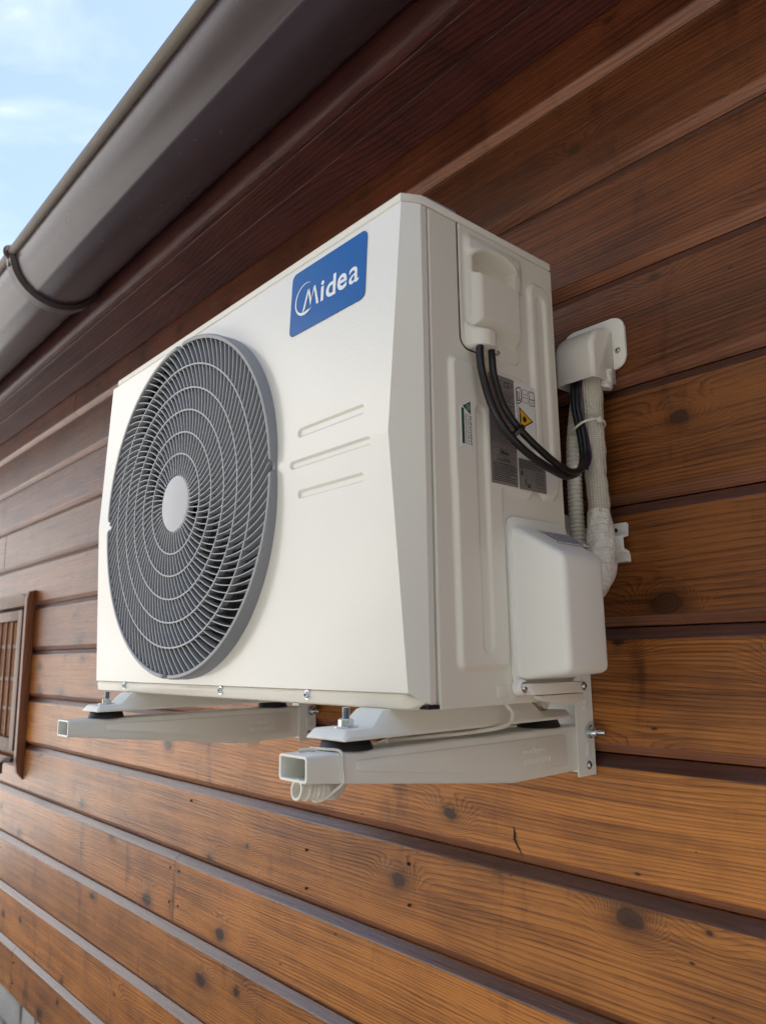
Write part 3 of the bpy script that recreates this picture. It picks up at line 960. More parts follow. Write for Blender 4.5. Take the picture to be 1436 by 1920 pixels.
lathe('grille_hub', [(0, 0), (0.036, 0.0003), (0.0405, 0.0010), (0.0425, 0.0030), (0.0425, 0.010), (0.0, 0.0101)], (FCX, ydome(0.03) - 0.0010, FCZ), (0, 1, 0), M['hub'], ac, seg=64)
def theta(r):      # spiral of the blades
    t = max(0.0, r - 0.04)
    return 3.9 * t - 0.12 * (1 - math.exp(-t / 0.045))
def blade_mesh(r0, r1, N_):
    v, f = [], []
    ns = 6
    for i in range(ns + 1):
        r = lerp(r0, r1, i / ns)
        th = theta(r) - theta(r0)
        dth = (theta(r + 1e-4) - theta(r - 1e-4)) / 2e-4
        er = Vector((math.cos(th), 0, math.sin(th))); et = Vector((-math.sin(th), 0, math.cos(th)))
        t = (er + et * r * dth).normalized()
        nn = Vector((-t.z, 0, t.x))
        c = er * r
        y = ydome(r)
        for o, yy in ((-0.00065, 0), (0.00065, 0), (0.00045, 0.0105), (-0.00045, 0.0105)):
            p = c + nn * o
            v.append((p.x, y + yy, p.z))
    for i in range(ns):
        for k in range(4):
            f.append((i * 4 + k, i * 4 + (k + 1) % 4, i * 4 + 4 + (k + 1) % 4, i * 4 + 4 + k))
    me = bpy.data.meshes.new('grille_blade')
    me.from_pydata(v, [], f)
    bm = bmesh.new(); bm.from_mesh(me); bmesh.ops.recalc_face_normals(bm, faces=bm.faces); bm.to_mesh(me); bm.free()
    me.materials.append(M['grille'])
    me.shade_smooth(); me.set_sharp_from_angle(angle=R(40))
    return me
counts = [48, 64, 80, 96, 104, 104]
left = 300
rest_v, rest_f = [], []
phase = 0.0
for i in (5, 4, 3, 2, 1, 0):
    me = blade_mesh(RR[i], RR[i + 1], counts[i])
    for k in range(counts[i]):
        a = 2 * math.pi * k / counts[i] + 0.37 * i
        if left > 0:
            o = link(bpy.data.objects.new('grille_blade', me))
            o.parent = ac
            o.matrix_parent_inverse = Matrix.Translation(-ac.location)
            o.location = (FCX, 0, FCZ)
            o.rotation_euler = (0, -a, 0)
            left -= 1
        else:
            b0 = len(rest_v)
            rm = Matrix.Rotation(-a, 3, 'Y')
            for q_ in me.vertices:
                p = rm @ q_.co
                rest_v.append((p.x + FCX, p.y, p.z + FCZ))
            rest_f += [tuple(b0 + j for j in pl_.vertices) for pl_ in me.polygons]
o = pyd('inner_grille_blades', rest_v, rest_f, M['grille'], ac, 40)
o['kind'] = 'stuff'
# shroud, fan wheel, motor
lathe('fan_shroud', [(0.2440, -0.030), (0.2380, -0.005), (0.2330, 0.03), (0.2330, 0.10), (0.0, 0.101)], (FCX, 0, FCZ), (0, 1, 0), M['cavity'], ac, seg=64)
lathe('fan_hub', [(0, -0.026), (0.05, -0.025), (0.058, -0.020), (0.058, 0.055), (0, 0.056)], (FCX, 0, FCZ), (0, 1, 0), M['blade'], ac, seg=32)
for q0 in (-72, 48, 168):
    v, f = [], []
    nr, na = 10, 14
    for i in range(nr + 1):
        r = lerp(0.055, 0.226, i / nr)
        a0, a1 = q0 + 4 * (i / nr), q0 + 30 + 22 * math.sin(i / nr * 2.2)
        for k in range(na + 1):
            a = R(lerp(a0, a1, k / na))
            y = lerp(0.004, -0.020, (k / na) ** 0.9) - 0.006 * (i / nr)
            v.append((FCX + r * math.cos(a), y, FCZ + r * math.sin(a)))
    for i in range(nr):
        for k in range(na):
            f.append((i * (na + 1) + k, i * (na + 1) + k + 1, (i + 1) * (na + 1) + k + 1, (i + 1) * (na + 1) + k))
    o = pyd('fan_blade', v, f, M['blade'], ac, 60)
    md = o.modifiers.new('solid', 'SOLIDIFY'); md.thickness = 0.003

# ---- badge
def front_pt(x_, z, off):
    return Vector((x_, yf(z) - off, z))
UZ = (front_pt(0.6, 0.50, 0) - front_pt(0.6, 0.44, 0)).normalized()
FN = Vector((0, -UZ.z, UZ.y)).normalized()
if FN.y > 0: FN = -FN
def fpt(x_, z, off): return front_pt(x_, z, 0) + FN * off
def fpoly(name, poly, off, thick, mat, parent):
    n = len(poly)
    v = [fpt(a, b_, off + thick) for a, b_ in poly] + [fpt(a, b_, off) for a, b_ in poly]
    f = [tuple(range(n)), tuple(range(2 * n - 1, n - 1, -1))] + [(i, n + i, n + (i + 1) % n, (i + 1) % n) for i in range(n)]
    return pyd(name, v, f, mat, parent)
badge = fpoly('brand_badge', rrect(0.5868, 0.7340, 0.4300, 0.5165, 0.0085), 0.0, 0.0010, M['blue'], ac)
def fletter(ch, x0, x1, z0, z1, bold=0.02):
    text_fit('badge_letter', ch, fpt(x0, z0, 0.0012), (1, 0, 0), UZ, x1 - x0, z1 - z0, M['white_ink'], badge, bold=bold, thick=0.0)
fletter('i', 0.6502, 0.6562, 0.4566, 0.4838)
fletter('d', 0.6608, 0.6795, 0.4560, 0.4838)
fletter('e', 0.6826, 0.7005, 0.4560, 0.4768)
fletter('a', 0.7045, 0.7222, 0.4558, 0.4768, 0.008)
# crescent and M
cx, cz, ra, rb = 0.6178, 0.4730, 0.0212, 0.0218
cres = []
for i in range(40):
    a = R(62 + 250 * i / 39)
    cres.append((cx + ra * math.cos(a), cz + rb * math.sin(a)))
for i in range(39, -1, -1):
    a = R(62 + 250 * i / 39)
    t = i / 39
    w = 0.0022 * math.sin(math.pi * min(1, t * 1.02)) + 0.0030 * sstep(0.55, 0.9, t) * (1 - sstep(0.9, 1.0, t)) + 0.0003
    cres.append((cx + (ra - w) * math.cos(a), cz + (rb - w) * math.sin(a)))
v = [fpt(a, b_, 0.0014) for a, b_ in cres]
f = [(i, i + 1, 78 - i, 79 - i) for i in range(39)]
pyd('badge_crescent', v, f, M['white_ink'], badge)
mpoly = [((0.6125, 0.4535), (0.6185, 0.4590), (0.6262, 0.4838), (0.6228, 0.4838)), ((0.6228, 0.4838), (0.6262, 0.4838), (0.6318, 0.4668), (0.6300, 0.4592)),
         ((0.6300, 0.4592), (0.6318, 0.4668), (0.6385, 0.4838), (0.6352, 0.4838)), ((0.6352, 0.4838), (0.6385, 0.4838), (0.6472, 0.4566), (0.6425, 0.4566))]
v, f = [], []
for q_ in mpoly:
    f.append(tuple(range(len(v), len(v) + 4)))
    v += [fpt(a, b_, 0.00145) for a, b_ in q_]
me = bpy.data.meshes.new('badge_letter'); me.from_pydata([tuple(p) for p in v], [], f)
mobj('badge_letter', me, M['white_ink'], badge)

# ---- side labels (read from +x; right is +y)
SX = W + 0.0051
def slabel(name, y0, y1, z0, z1, mat, r=0.001, poly=None):
    return prism(name, poly or rrect(y0, y1, z0, z1, r, 2), SX - 0.0002, SX + 0.0005, 'x', mat, ac)
def stext(s, y0, z0, w, h, mat, parent, bold=0.0):
    text_fit('lettering', s, (SX + 0.0007, y0, z0), (0, 1, 0), (0, 0, 1), w, h, mat, parent, bold)
def vtext(s, y0, z0, w, h, mat, parent, bold=0.0):      # runs downwards
    text_fit('lettering', s, (SX + 0.0007, y0, z0), (0, 0, -1), (0, 1, 0), w, h, mat, parent, bold)
def lines(parent, y0, y1, z1, z0, step, mat, th=0.42, seedn=1):
    rr = random.Random(seedn)
    bm = bmesh.new()
    z = z1
    while z > z0:
        y = y0
        end = y1 - rr.choice((0, 0, 0.004, 0.012))
        while y < end:
            w = rr.uniform(0.0016, 0.0055)
            e = min(y + w, end)
            bm.faces.new([bm.verts.new((SX + 0.0007, a, b_)) for a, b_ in ((y, z), (e, z), (e, z - step * th), (y, z - step * th))])
            y = e + 0.0007
        z -= step
    bmo('fine_print', bm, mat, parent)
def strokes(parent, polys, mat, w=0.0006):
    bm = bmesh.new()
    for pts, closed in polys:
        P = list(pts) + ([pts[0]] if closed else [])
        for a, b_ in zip(P[:-1], P[1:]):
            d = Vector((b_[0] - a[0], b_[1] - a[1])); L = d.length or 1
            nn = Vector((-d.y, d.x)) / L * w / 2
            bm.faces.new([bm.verts.new((SX + 0.0008, p[0] + s * nn.x, p[1] + s * nn.y)) for p, s in ((a, 1), (b_, 1), (b_, -1), (a, -1))])
    bmo('print_drawing', bm, mat, parent)
np_ = slabel('rating_label', 0.0952, 0.1415, 0.2225, 0.3515, M['silver'])
stext('CE', 0.1225, 0.3385, 0.0105, 0.0075, M['ink'], np_, 0.01)
stext('X', 0.1352, 0.3400, 0.0040, 0.0058, M['ink'], np_)
lines(np_, 0.0975, 0.1200, 0.346, 0.336, 0.0021, M['grey_ink'], seedn=3)
lines(np_, 0.0975, 0.1390, 0.332, 0.2715, 0.0023, M['grey_ink'], seedn=4)
strokes(np_, [([(0.0965, 0.3345), (0.1402, 0.3345), (0.1402, 0.2555), (0.0965, 0.2555)], True), ([(0.0965, 0.2685), (0.1402, 0.2685)], False), ([(0.0965, 0.2640), (0.1402, 0.2640)], False)], M['ink'], 0.0003)
stext('Midea', 0.1130, 0.2575, 0.0140, 0.0050, M['ink'], np_, 0.02)
strokes(np_, [([(0.1135 + 0.003 * math.cos(R(a)), 0.2600 + 0.003 * math.sin(R(a))) for a in range(70, 310, 20)], False)], M['ink'], 0.0005)
stext('CAUTION', 0.1095, 0.2492, 0.0190, 0.0036, M['ink'], np_, 0.02)
strokes(np_, [([(0.1052, 0.2492), (0.1084, 0.2492), (0.1068, 0.2526)], True)], M['ink'], 0.0005)
lines(np_, 0.0985, 0.1395, 0.2468, 0.2255, 0.0022, M['ink'], seedn=5)
l2 = slabel('diagram_label', 0.1440, 0.1948, 0.2218, 0.2585, M['silver'])
lines(l2, 0.1455, 0.1930, 0.2570, 0.2480, 0.0021, M['ink'], seedn=6)
strokes(l2, [([(0.1750, 0.2440), (0.1890, 0.2440), (0.1890, 0.2400), (0.1750, 0.2400)], True), ([(0.1750, 0.2375), (0.1890, 0.2375), (0.1890, 0.2335), (0.1750, 0.2335)], True),
             ([(0.1750, 0.2310), (0.1890, 0.2310), (0.1890, 0.2270), (0.1750, 0.2270)], True), ([(0.1470, 0.2475), (0.1500, 0.2475), (0.1500, 0.2450), (0.1470, 0.2450)], True), ([(0.1580, 0.2340), (0.1580, 0.2400)], False)], M['ink'], 0.0004)
for a in ((0.1470, 0.1515, 0.2385, 0.2435), (0.1545, 0.1570, 0.2270, 0.2345), (0.1585, 0.1645, 0.2245, 0.2295)):
    prism('print_block', rrect(*a, 0.0003, 1), SX + 0.0005, SX + 0.0007, 'x', M['grey_ink'], l2)
wl = slabel('warning_label', 0.1422, 0.1818, 0.2855, 0.3500, M['paper'])
strokes(wl, [([(0.1450, 0.3425), (0.1520, 0.3455), (0.1545, 0.3420), (0.1545, 0.3290), (0.1520, 0.3265), (0.1450, 0.3235)], True), ([(0.1470, 0.3395), (0.1470, 0.3280), (0.1530, 0.3300)], False), ([(0.1500, 0.3400), (0.1500, 0.3300)], False)], M['ink'], 0.0012)
strokes(wl, [([(0.1580, 0.3440), (0.1655, 0.3440), (0.1665, 0.3420), (0.1665, 0.3285), (0.1580, 0.3285), (0.1570, 0.3300), (0.1570, 0.3425)], True), ([(0.1570, 0.3345), (0.1665, 0.3345)], False), ([(0.1570, 0.3385), (0.1665, 0.3385)], False)], M['ink'], 0.0005)
strokes(wl, [([(0.1690, 0.3440), (0.1785, 0.3440), (0.1795, 0.3360), (0.1790, 0.3270), (0.1695, 0.3270)], True), ([(0.1695, 0.3345), (0.1790, 0.3345)], False), ([(0.1725, 0.3305), (0.1760, 0.3305)], False)], M['ink'], 0.0009)
tri = [(0.1495, 0.3210), (0.1495, 0.2930), (0.1752, 0.3070)]
prism('warning_triangle', tri, SX + 0.0005, SX + 0.0007, 'x', M['ink'], wl)
c_ = (sum(p[0] for p in tri) / 3, sum(p[1] for p in tri) / 3)
prism('triangle_field', [(lerp(c_[0], a, 0.80), lerp(c_[1], b_, 0.80)) for a, b_ in tri], SX + 0.0007, SX + 0.0009, 'x', M['yellow'], wl)
fl = []
for i in range(22):
    a = R(i * 360 / 22); r = (0.0043 if i % 2 else 0.0030)
    fl.append((0.1585 + r * math.cos(a), 0.3072 + r * math.sin(a)))
prism('flame_mark', fl, SX + 0.0009, SX + 0.0011, 'x', M['ink'], wl)
prism('flame_mark', rrect(0.1515, 0.1522, 0.3025, 0.3120, 0.0003, 1), SX + 0.0009, SX + 0.0011, 'x', M['ink'], wl)
vtext('CAUTION', 0.1452, 0.3225, 0.0240, 0.0022, M['ink'], wl, 0.01)
vtext('Read operator manual before service', 0.1788, 0.3230, 0.0350, 0.0014, M['ink'], wl)
el = slabel('certificate_label', 0, 0, 0, 0, M['paper'], poly=[(0.0480, 0.2560), (0.0652, 0.2560), (0.0652, 0.3100), (0.0480, 0.3005)])
prism('print_bar', rrect(0.0490, 0.0530, 0.2590, 0.2990, 0.0003, 1), SX + 0.0005, SX + 0.0007, 'x', M['green'], el)
prism('print_triangle', [(0.0510, 0.3012), (0.0638, 0.2935), (0.0638, 0.3085)], SX + 0.0005, SX + 0.0007, 'x', M['green'], el)
strokes(el, [([(0.0598 + 0.0026 * math.cos(R(a)), 0.3012 + 0.0026 * math.sin(R(a))) for a in range(0, 360, 20)], True), ([(0.0585, 0.3012), (0.0612, 0.3012)], False)], M['paper'], 0.0005)
vtext('EUROVENT', 0.0618, 0.2915, 0.0335, 0.0026, M['green'], el, 0.03)
vtext('CERTIFIED', 0.0580, 0.2930, 0.0340, 0.0025, M['green'], el)
vtext('PERFORMANCE', 0.0543, 0.2930, 0.0340, 0.0025, M['green'], el)

# ------------------------------------------------------------------ feet of the unit (stamped rails)
for xf in (0.1435, 0.7345):
    ft = thing('x', '', '') if False else None
    sec = []
    # cross-section in x at several y stations: tongue (flat) -> hump
    def station(y, top, w_top, w_bot, zb, lip):
        return [(xf - w_bot, y, zb - lip), (xf - w_bot, y, zb), (xf - w_top, y, top), (xf + w_top, y, top), (xf + w_bot, y, zb), (xf + w_bot, y, zb - lip)]
    st = [station(-0.0800, -0.0405, 0.026, 0.030, -0.0415, 0.0012), station(-0.0750, -0.0345, 0.025, 0.0300, -0.0395, 0.0030), station(-0.0720, -0.0338, 0.025, 0.0305, -0.0395, 0.0030), station(-0.0440, -0.0335, 0.025, 0.0310, -0.0395, 0.0030),
          station(-0.0375, -0.0300, 0.023, 0.0310, -0.0395, 0.0030), station(-0.0250, -0.0185, 0.020, 0.0310, -0.0395, 0.0030), station(-0.0200, -0.0172, 0.020, 0.0310, -0.0395, 0.0030),
          station(0.2050, -0.0172, 0.020, 0.0310, -0.0395, 0.0030), station(0.2250, -0.0330, 0.020, 0.0310, -0.0395, 0.0030), station(0.2750, -0.0335, 0.024, 0.0310, -0.0395, 0.0030)]
    v, f = [], []
    for s in st: v += s
    for i in range(len(st) - 1):
        for k in range(5):
            f.append((i * 6 + k, i * 6 + k + 1, (i + 1) * 6 + k + 1, (i + 1) * 6 + k))
    f.append((0, 1, 2, 3, 4, 5))
    o = pyd('foot_rail', v, f, M['bracket'], ac, 50)
    md = o.modifiers.new('solid', 'SOLIDIFY'); md.thickness = 0.0016; md.offset = 0
    md = o.modifiers.new('soft', 'BEVEL'); md.width = 0.0022; md.segments = 2; md.limit_method = 'ANGLE'; md.angle_limit = R(25)
    box('drain_tab', xf - 0.012, xf + 0.02, 0.0, 0.05, -0.0205, -0.0168, M['cavity'], ac)

# ------------------------------------------------------------------ wall mount
mt = thing('wall_mount', 'off white steel mounting bracket with two arms carrying the unit', 'bracket', (0.44, 0.33, -0.115))
ARM_T = -0.0528
for xa, xb in ((0.1220, 0.1655), (0.7150, 0.7585)):
    th = 0.0022
    y0 = -0.1195
    sp = [(y0, ARM_T), (0.292, ARM_T), (0.296, -0.1075), (0.170, -0.1085), (y0, -0.0762)]
    # hollow tube: outer shell, front opening
    bm = bmesh.new()
    def sect(y, zt, zb_):
        o_ = rrect(xa, xb, zb_, zt, 0.0035, 3)
        i_ = rrect(xa + th, xb - th, zb_ + th, zt - th, 0.0022, 3)
        return [bm.verts.new((a, y, b_)) for a, b_ in o_], [bm.verts.new((a, y, b_)) for a, b_ in i_]
    secs = [sect(y0, ARM_T, -0.0762), sect(y0 + 0.002, ARM_T, -0.0764), sect(0.170, ARM_T, -0.1085), sect(0.296, ARM_T, -0.1075)]
    n = len(secs[0][0])
    for s0, s1 in zip(secs[:-1], secs[1:]):
        for k in range(n):
            q = (k + 1) % n
            bm.faces.new((s0[0][k], s0[0][q], s1[0][q], s1[0][k]))
            bm.faces.new((s0[1][k], s1[1][k], s1[1][q], s0[1][q]))
    for k in range(n):
        q = (k + 1) % n
        bm.faces.new((secs[0][0][k], secs[0][1][k], secs[0][1][q], secs[0][0][q]))
        bm.faces.new((secs[-1][0][k], secs[-1][0][q], secs[-1][1][q], secs[-1][1][k]))
    arm = bmo('arm', bm, M['bracket'], mt, 40)
    # stamped field on the outer flank
    prism('stamped_panel', [(-0.062, -0.0630), (-0.058, -0.0610), (0.268, -0.0622), (0.272, -0.066), (0.272, -0.0955), (0.269, -0.0978), (0.176, -0.0985), (-0.058, -0.0715), (-0.062, -0.0690)], xb - 0.0002, xb + 0.0011, 'x', M['bracket'], arm, 0.0009)
    text_fit('stamped_lettering', 'rodigas', (xb + 0.0009, 0.188, -0.0805), (0, 1, 0), (0, 0, 1), 0.040, 0.0085, M['bracket'], arm, thick=0.0008)
    text_fit('stamped_lettering', 'MADE IN ITALY', (xb + 0.0009, 0.188, -0.0905), (0, 1, 0), (0, 0, 1), 0.050, 0.0062, M['bracket'], arm, thick=0.0008)
    # post: channel against the wall
    o = prism('post', [(xa - 0.026, 0.3295), (xa - 0.026, 0.3265), (xb - 0.0005, 0.3265), (xb - 0.0005, 0.3010), (xb - 0.0005, 0.2930), (xb + 0.0022, 0.2910), (xb + 0.0028, 0.2935), (xb + 0.0028, 0.3295)], -0.1150, 0.215, 'z', M['bracket'], mt, 0.0006, 1)
    prism('post_rib', rrect(0.307, 0.319, -0.035, 0.16, 0.004), xb + 0.0026, xb + 0.0042, 'x', M['bracket'], mt, 0.001)
    prism('post_rib', rrect(0.307, 0.319, -0.092, -0.073, 0.004), xb + 0.0026, xb + 0.0042, 'x', M['bracket'], mt, 0.001)
    bl = lathe('bolt', [(0, 0.022), (0.0028, 0.022), (0.0032, 0.021), (0.0032, 0.012), (0.0060, 0.012), (0.0068, 0.010), (0.0068, 0.004), (0.0085, 0.0035), (0.0085, 0.0)], (xb + 0.003, 0.3170, -0.062), (1, 0.15, 0), M['zinc'], mt, seg=12)
    screw(mt, (xb + 0.003, 0.3140, -0.1025), (1, 0, 0), 0.0040)
# cross rail
rp = [(0.3295, 0.1960), (0.3270, 0.1985), (0.3230, 0.1985), (0.3230, 0.1845), (0.3120, 0.1815), (0.3095, 0.1795), (0.3095, 0.1640), (0.3120, 0.1600), (0.3240, 0.1585), (0.3225, 0.1490), (0.3295, 0.1480), (0.3295, 0.1560), (0.3270, 0.1620), (0.3145, 0.1640), (0.3145, 0.1785), (0.3275, 0.1810)]
prism('cross_rail', rp, 0.03, 0.8310, 'x', M['bracket'], mt, 0.0006, 1)
prism('rail_slot', rrect(0.8040, 0.8190, 0.1868, 0.1920, 0.0025), 0.3218, 0.3227, 'y', M['cavity'], mt)

# rubber dampers with studs
for i, (xd, yd) in enumerate(((0.1440, -0.055), (0.7345, -0.055), (0.1440, 0.250), (0.7345, 0.250))):
    dm = thing('vibration_damper', ['black rubber damper with stud under the front foot, far arm', 'black rubber damper with stud under the front foot, near arm', 'black rubber damper at the wall end of the far arm', 'black rubber damper at the wall end of the near arm'][i], 'damper', (xd, yd, ARM_T), 'rubber dampers')
    lathe('rubber_body', [(0, 0.0108), (0.0215, 0.0108), (0.0235, 0.0090), (0.0262, 0.0020), (0.0268, 0.0002), (0, 0.0002)], (xd, yd, ARM_T), (0, 0, 1), M['rubber'], dm, seg=28)
    if i < 2:
        zt = -0.0330
        lathe('washer', [(0, 0.0017), (0.0120, 0.0017), (0.0124, 0.0012), (0.0124, 0)], (xd, yd, zt), (0, 0, 1), M['zinc'], dm, seg=24)
        lathe('nut', [(0, 0.0085), (0.0064, 0.0085), (0.0076, 0.0075), (0.0076, 0.0018), (0.0, 0.0018)], (xd, yd, zt), (0, 0, 1), M['zinc'], dm, seg=6, smooth=20)
        pr = [(0, 0.0195), (0.0034, 0.0193)]
        for k in range(22): pr += [(0.0040, 0.0190 - k * 0.0005), (0.0034, 0.01875 - k * 0.0005)]
        lathe('stud', pr + [(0.0036, 0.007), (0, 0.0069)], (xd, yd, zt), (0, 0, 1), M['zinc'], dm, seg=14)

# ------------------------------------------------------------------ wall duct cover
dc = thing('duct_cover', 'white plastic wall duct cover hooding the pipes beside the unit', 'duct cover', (0.80, 0.33, 0.384))
prism('wall_plate', rrect(0.7520, 0.8470, 0.4040, 0.4760, 0.017), 0.3262, 0.3300, 'y', M['pvc'], dc, 0.0012)
x0, x1, y0, y1, z0, z1 = 0.7700, 0.8290, 0.2760, 0.3280, 0.3840, 0.4620
def hood(o_, sx_):
    pr = [(y0 + o_, z0)]
    for i in range(9):
        a = R(180 - 90 * i / 8)
        pr.append((y1 - 0.002 + (y1 - y0 - 0.002 - o_) * math.cos(a) * 1.0, z1 - 0.036 + (0.036 - o_) * math.sin(a)))
    pr.append((y1, z1 - o_))
    return pr
P_ = hood(0, 0)
n = len(P_)
v = [(x0, a, b_) for a, b_ in P_] + [(x1, a, b_) for a, b_ in P_] + [(x0, y1, z0), (x1, y1, z0)]
f = [(k, k + 1, n + k + 1, n + k) for k in range(n - 1)]
f += [tuple(range(n)) + (2 * n,), tuple(range(2 * n - 1, n - 1, -1)) + (2 * n + 1,)]
f[-1] = tuple(reversed(tuple(range(n, 2 * n)) + (2 * n + 1,)))
o = pyd('hood', v, f, M['pvc'], dc, 40)
md = o.modifiers.new('soft', 'BEVEL'); md.width = 0.0060; md.segments = 4; md.limit_method = 'ANGLE'; md.angle_limit = R(60)
md = o.modifiers.new('solid', 'SOLIDIFY'); md.thickness = 0.0022; md.offset = -1
screw(dc, (0.8360, 0.3260, 0.4290), (0, -1, 0), 0.0032)

# ------------------------------------------------------------------ pipes, hoses and cables
pb = thing('pipe_bundle', 'white woven wrapped pipe bundle hanging from the duct cover', 'pipe', (0.83, 0.28, 0.10))
path = catmull([(0.8075, 0.306, 0.405), (0.8083, 0.302, 0.390), (0.8094, 0.298, 0.3247), (0.8110, 0.295, 0.288), (0.8139, 0.290, 0.2516), (0.8182, 0.284, 0.2157), (0.8215, 0.279, 0.190)], 12)
def lump(s, a, l): return 1 + 0.05 * math.sin(3 * a + l * 90) + 0.03 * math.sin(l * 260 + a)
tube('woven_wrap', path, 0.0134, M['wrap'], pb, seg=28, rfun=lump)
path = catmull([(0.8195, 0.282, 0.208), (0.8230, 0.276, 0.1805), (0.8265, 0.270, 0.155), (0.8300, 0.258, 0.128), (0.8290, 0.236, 0.108), (0.822, 0.205, 0.095)], 14)
tube('smooth_sleeve', path, lambda s: 0.0138 + 0.0045 * math.sin(s * 3.1) , M['sleeve'], pb, seg=30, rfun=lambda s, a, l: 1 + 0.09 * math.sin(2 * a + 7 * s) * s + 0.05 * math.sin(5 * a - l * 110))
tube('foil_insulation', catmull([(0.824, 0.314, 0.400), (0.824, 0.312, 0.385), (0.822, 0.311, 0.376)], 6), 0.0085, M['sleeve'], pb, seg=14, rfun=lambda s, a, l: 1 + 0.12 * math.sin(5 * a + l * 500))

def corrugated(name, path, r, pitch, parent, mat, depth=0.12):
    P = [Vector(p) for p in path]
    L = [0]
    for i in range(1, len(P)): L.append(L[-1] + (P[i] - P[i - 1]).length)
    out = []
    n_ = int(L[-1] / (pitch / 6))
    j = 0
    for i in range(n_ + 1):
        s = L[-1] * i / n_
        while j < len(L) - 2 and L[j + 1] < s: j += 1
        t = (s - L[j]) / max(1e-9, L[j + 1] - L[j])
        out.append(P[j].lerp(P[j + 1], min(1, t)))
    return tube(name, out, r, mat, parent, seg=18, smooth=70, rfun=lambda s, a, l: 1 - depth + depth * (1 if math.sin(l / pitch * 2 * math.pi) > 0 else math.cos(math.asin(min(1, -math.sin(l / pitch * 2 * math.pi))))))
ch = corrugated('corrugated_hose', catmull([(0.789, 0.305, 0.392), (0.788, 0.292, 0.340), (0.7865, 0.285, 0.300), (0.7860, 0.283, 0.250), (0.7855, 0.283, 0.200), (0.7850, 0.283, 0.140), (0.770, 0.283, 0.05), (0.745, 0.24, -0.028)], 8), 0.0098, 0.0055, None, M['hose'], 0.22)
tag(ch, 'ivory corrugated drain hose hanging between unit and wall', 'hose')

def cable(label, pts, r):
    o = tube('power_cable', catmull(pts, 10), r, M['black'], None, seg=12)
    return tag(o, label, 'cable', 'black cables looping from the handle cover')
pA = [(0.8110, 0.0775, 0.392), (0.8125, 0.0755, 0.374), (0.8160, 0.0710, 0.358), (0.8200, 0.0691, 0.3383), (0.8230, 0.0763, 0.3085), (0.8250, 0.0921, 0.2839), (0.8280, 0.1147, 0.2648), (0.8290, 0.1459, 0.2515), (0.8290, 0.1803, 0.2431), (0.8260, 0.2075, 0.2420), (0.8200, 0.2392, 0.2525), (0.8140, 0.2614, 0.2714), (0.8060, 0.2723, 0.3063), (0.7970, 0.2760, 0.3480), (0.7910, 0.2860, 0.3786), (0.7890, 0.2960, 0.4000)]
pB = [(0.8110, 0.0960, 0.392), (0.8130, 0.0945, 0.374), (0.8175, 0.0900, 0.358), (0.8210, 0.0876, 0.3394), (0.8240, 0.0950, 0.3111), (0.8270, 0.1103, 0.2901), (0.8300, 0.1318, 0.2737), (0.8320, 0.1594, 0.2593), (0.8320, 0.1891, 0.2490), (0.8290, 0.2179, 0.2482), (0.8240, 0.2453, 0.2593), (0.8180, 0.2631, 0.2777), (0.8100, 0.2727, 0.3111), (0.8020, 0.2760, 0.3466), (0.7970, 0.2860, 0.3766), (0.7950, 0.2960, 0.4000)]
cable('black cable leaving the handle cover outlet on the side nearer the fan', pA, 0.0045)
cable('black cable leaving the handle cover outlet on the side nearer the wall', pB, 0.0042)
tp = tube('tape_band', [(0.8276, 0.1130, 0.2800), (0.8286, 0.1160, 0.2770)], 0.0105, M['black'], None, seg=18, rfun=lambda s_, a, l: 0.72 + 0.28 * abs(math.cos(a)))
tag(tp, 'black tape band holding the two cables together', 'tape')
pc = tube('signal_wire', catmull([(0.7995, 0.292, 0.398), (0.8035, 0.2790, 0.350), (0.8120, 0.2765, 0.3120), (0.8215, 0.2680, 0.2770), (0.8270, 0.2500, 0.2570)], 10), 0.0018, paint('purple_wire', (0.045, 0.016, 0.06), 0.4), None, seg=8)
tag(pc, 'thin dark purple wire running down beside the black cables', 'wire')
ct = tube('cable_tie', [(0.8085 + (0.0175 if math.cos(R(a)) > 0 else 0.021) * math.cos(R(a)), 0.290 + 0.024 * math.sin(R(a)), 0.321 + 0.008 * math.cos(R(a))) for a in range(0, 361, 15)], 0.0016, M['hose'], None, seg=6, cap=False)
tag(ct, 'pale plastic tie binding the pipe bundle to the black cables', 'cable tie')
box('tie_head', 0.8225, 0.8295, 0.283, 0.289, 0.324, 0.331, M['hose'], ct, 0.0012)

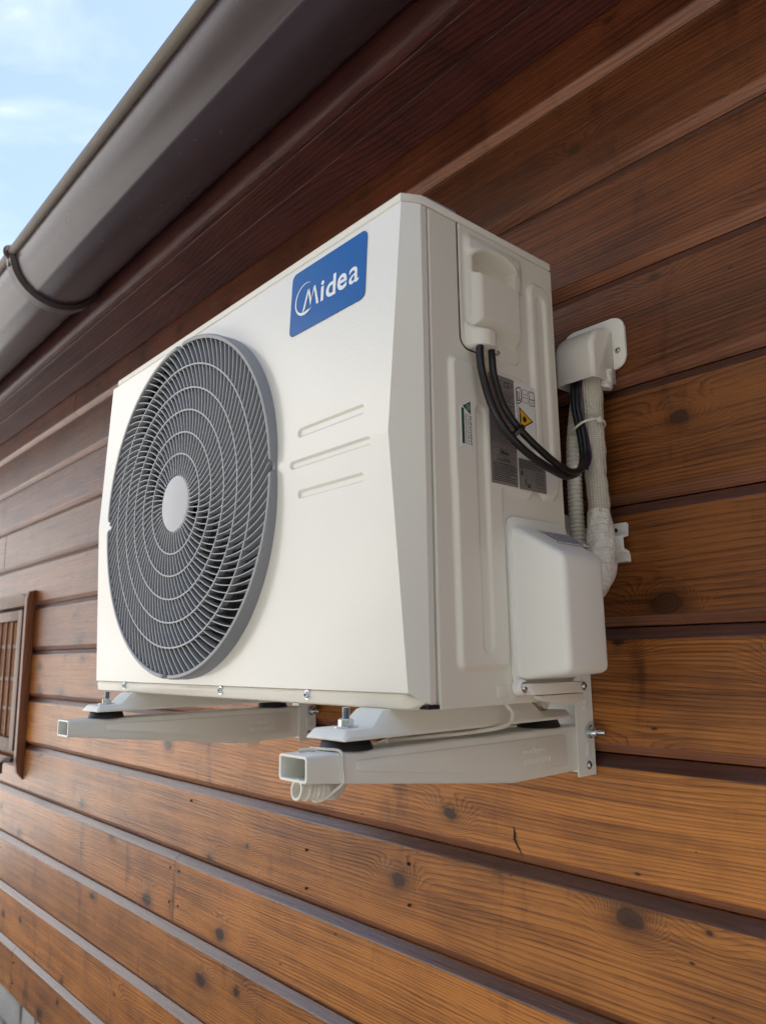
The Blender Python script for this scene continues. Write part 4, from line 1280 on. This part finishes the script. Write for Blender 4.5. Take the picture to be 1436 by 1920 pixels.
# drain hose end below the near arm
dh = thing('drain_hose', 'white ribbed drain hose end tied under the near bracket arm', 'hose', (0.7425, -0.115, -0.092))
p0, p1 = Vector((0.7425, -0.1195, -0.0825)), Vector((0.7460, -0.070, -0.0895))
d = (p1 - p0).normalized()
lathe('hose_cuff', [(0.0074, 0.0125), (0.0074, 0.0), (0.0092, 0.0), (0.0096, 0.001), (0.0092, 0.0030), (0.0086, 0.0038), (0.0086, 0.0085), (0.0094, 0.0093), (0.0094, 0.0118), (0.0086, 0.0125)], p0, d, M['hose'], dh, seg=28, closed=True)
corrugated('ribbed_hose', catmull([p0 + d * 0.011, p0 + d * 0.03, (0.7330, -0.068, -0.0895), (0.7150, -0.045, -0.0840), (0.7035, -0.010, -0.0720), (0.7020, 0.04, -0.0580), (0.7020, 0.10, -0.0530), (0.7010, 0.18, -0.0530), (0.70, 0.26, -0.048)], 10), 0.0084, 0.0044, dh, M['hose'], 0.14)
# tie round arm and hose
loop = [(0.7140, -0.083, -0.0515), (0.7368, -0.083, -0.0508), (0.7590, -0.081, -0.0515), (0.7602, -0.080, -0.0640), (0.7600, -0.079, -0.0785), (0.7560, -0.0860, -0.0860), (0.7490, -0.0940, -0.0935), (0.7400, -0.098, -0.0950), (0.7310, -0.095, -0.0900), (0.7150, -0.086, -0.0790), (0.7135, -0.084, -0.065), (0.7140, -0.083, -0.0515)]
ct = tube('cable_tie', catmull(loop, 5), 0.0014, M['hose'], None, seg=6, cap=False)
tag(ct, 'pale plastic tie round the near bracket arm and drain hose', 'cable tie')
o = tube('tie_tail', catmull([(0.7330, -0.0900, -0.0512), (0.728, -0.0980, -0.0505), (0.7240, -0.1040, -0.0512)], 6), 0.0017, M['hose'], ct, seg=6)
# spare lead coiled between foot rail and arm
sl = corrugated('heater_lead', catmull([(0.770, 0.145, -0.018), (0.776, 0.150, -0.030), (0.774, 0.140, -0.042), (0.762, 0.10, -0.0465), (0.750, 0.04, -0.0480), (0.745, -0.01, -0.0485)], 10), 0.0023, 0.0030, None, M['hose'], 0.12)
tag(sl, 'thin ivory lead tucked between foot rail and near arm', 'wire')
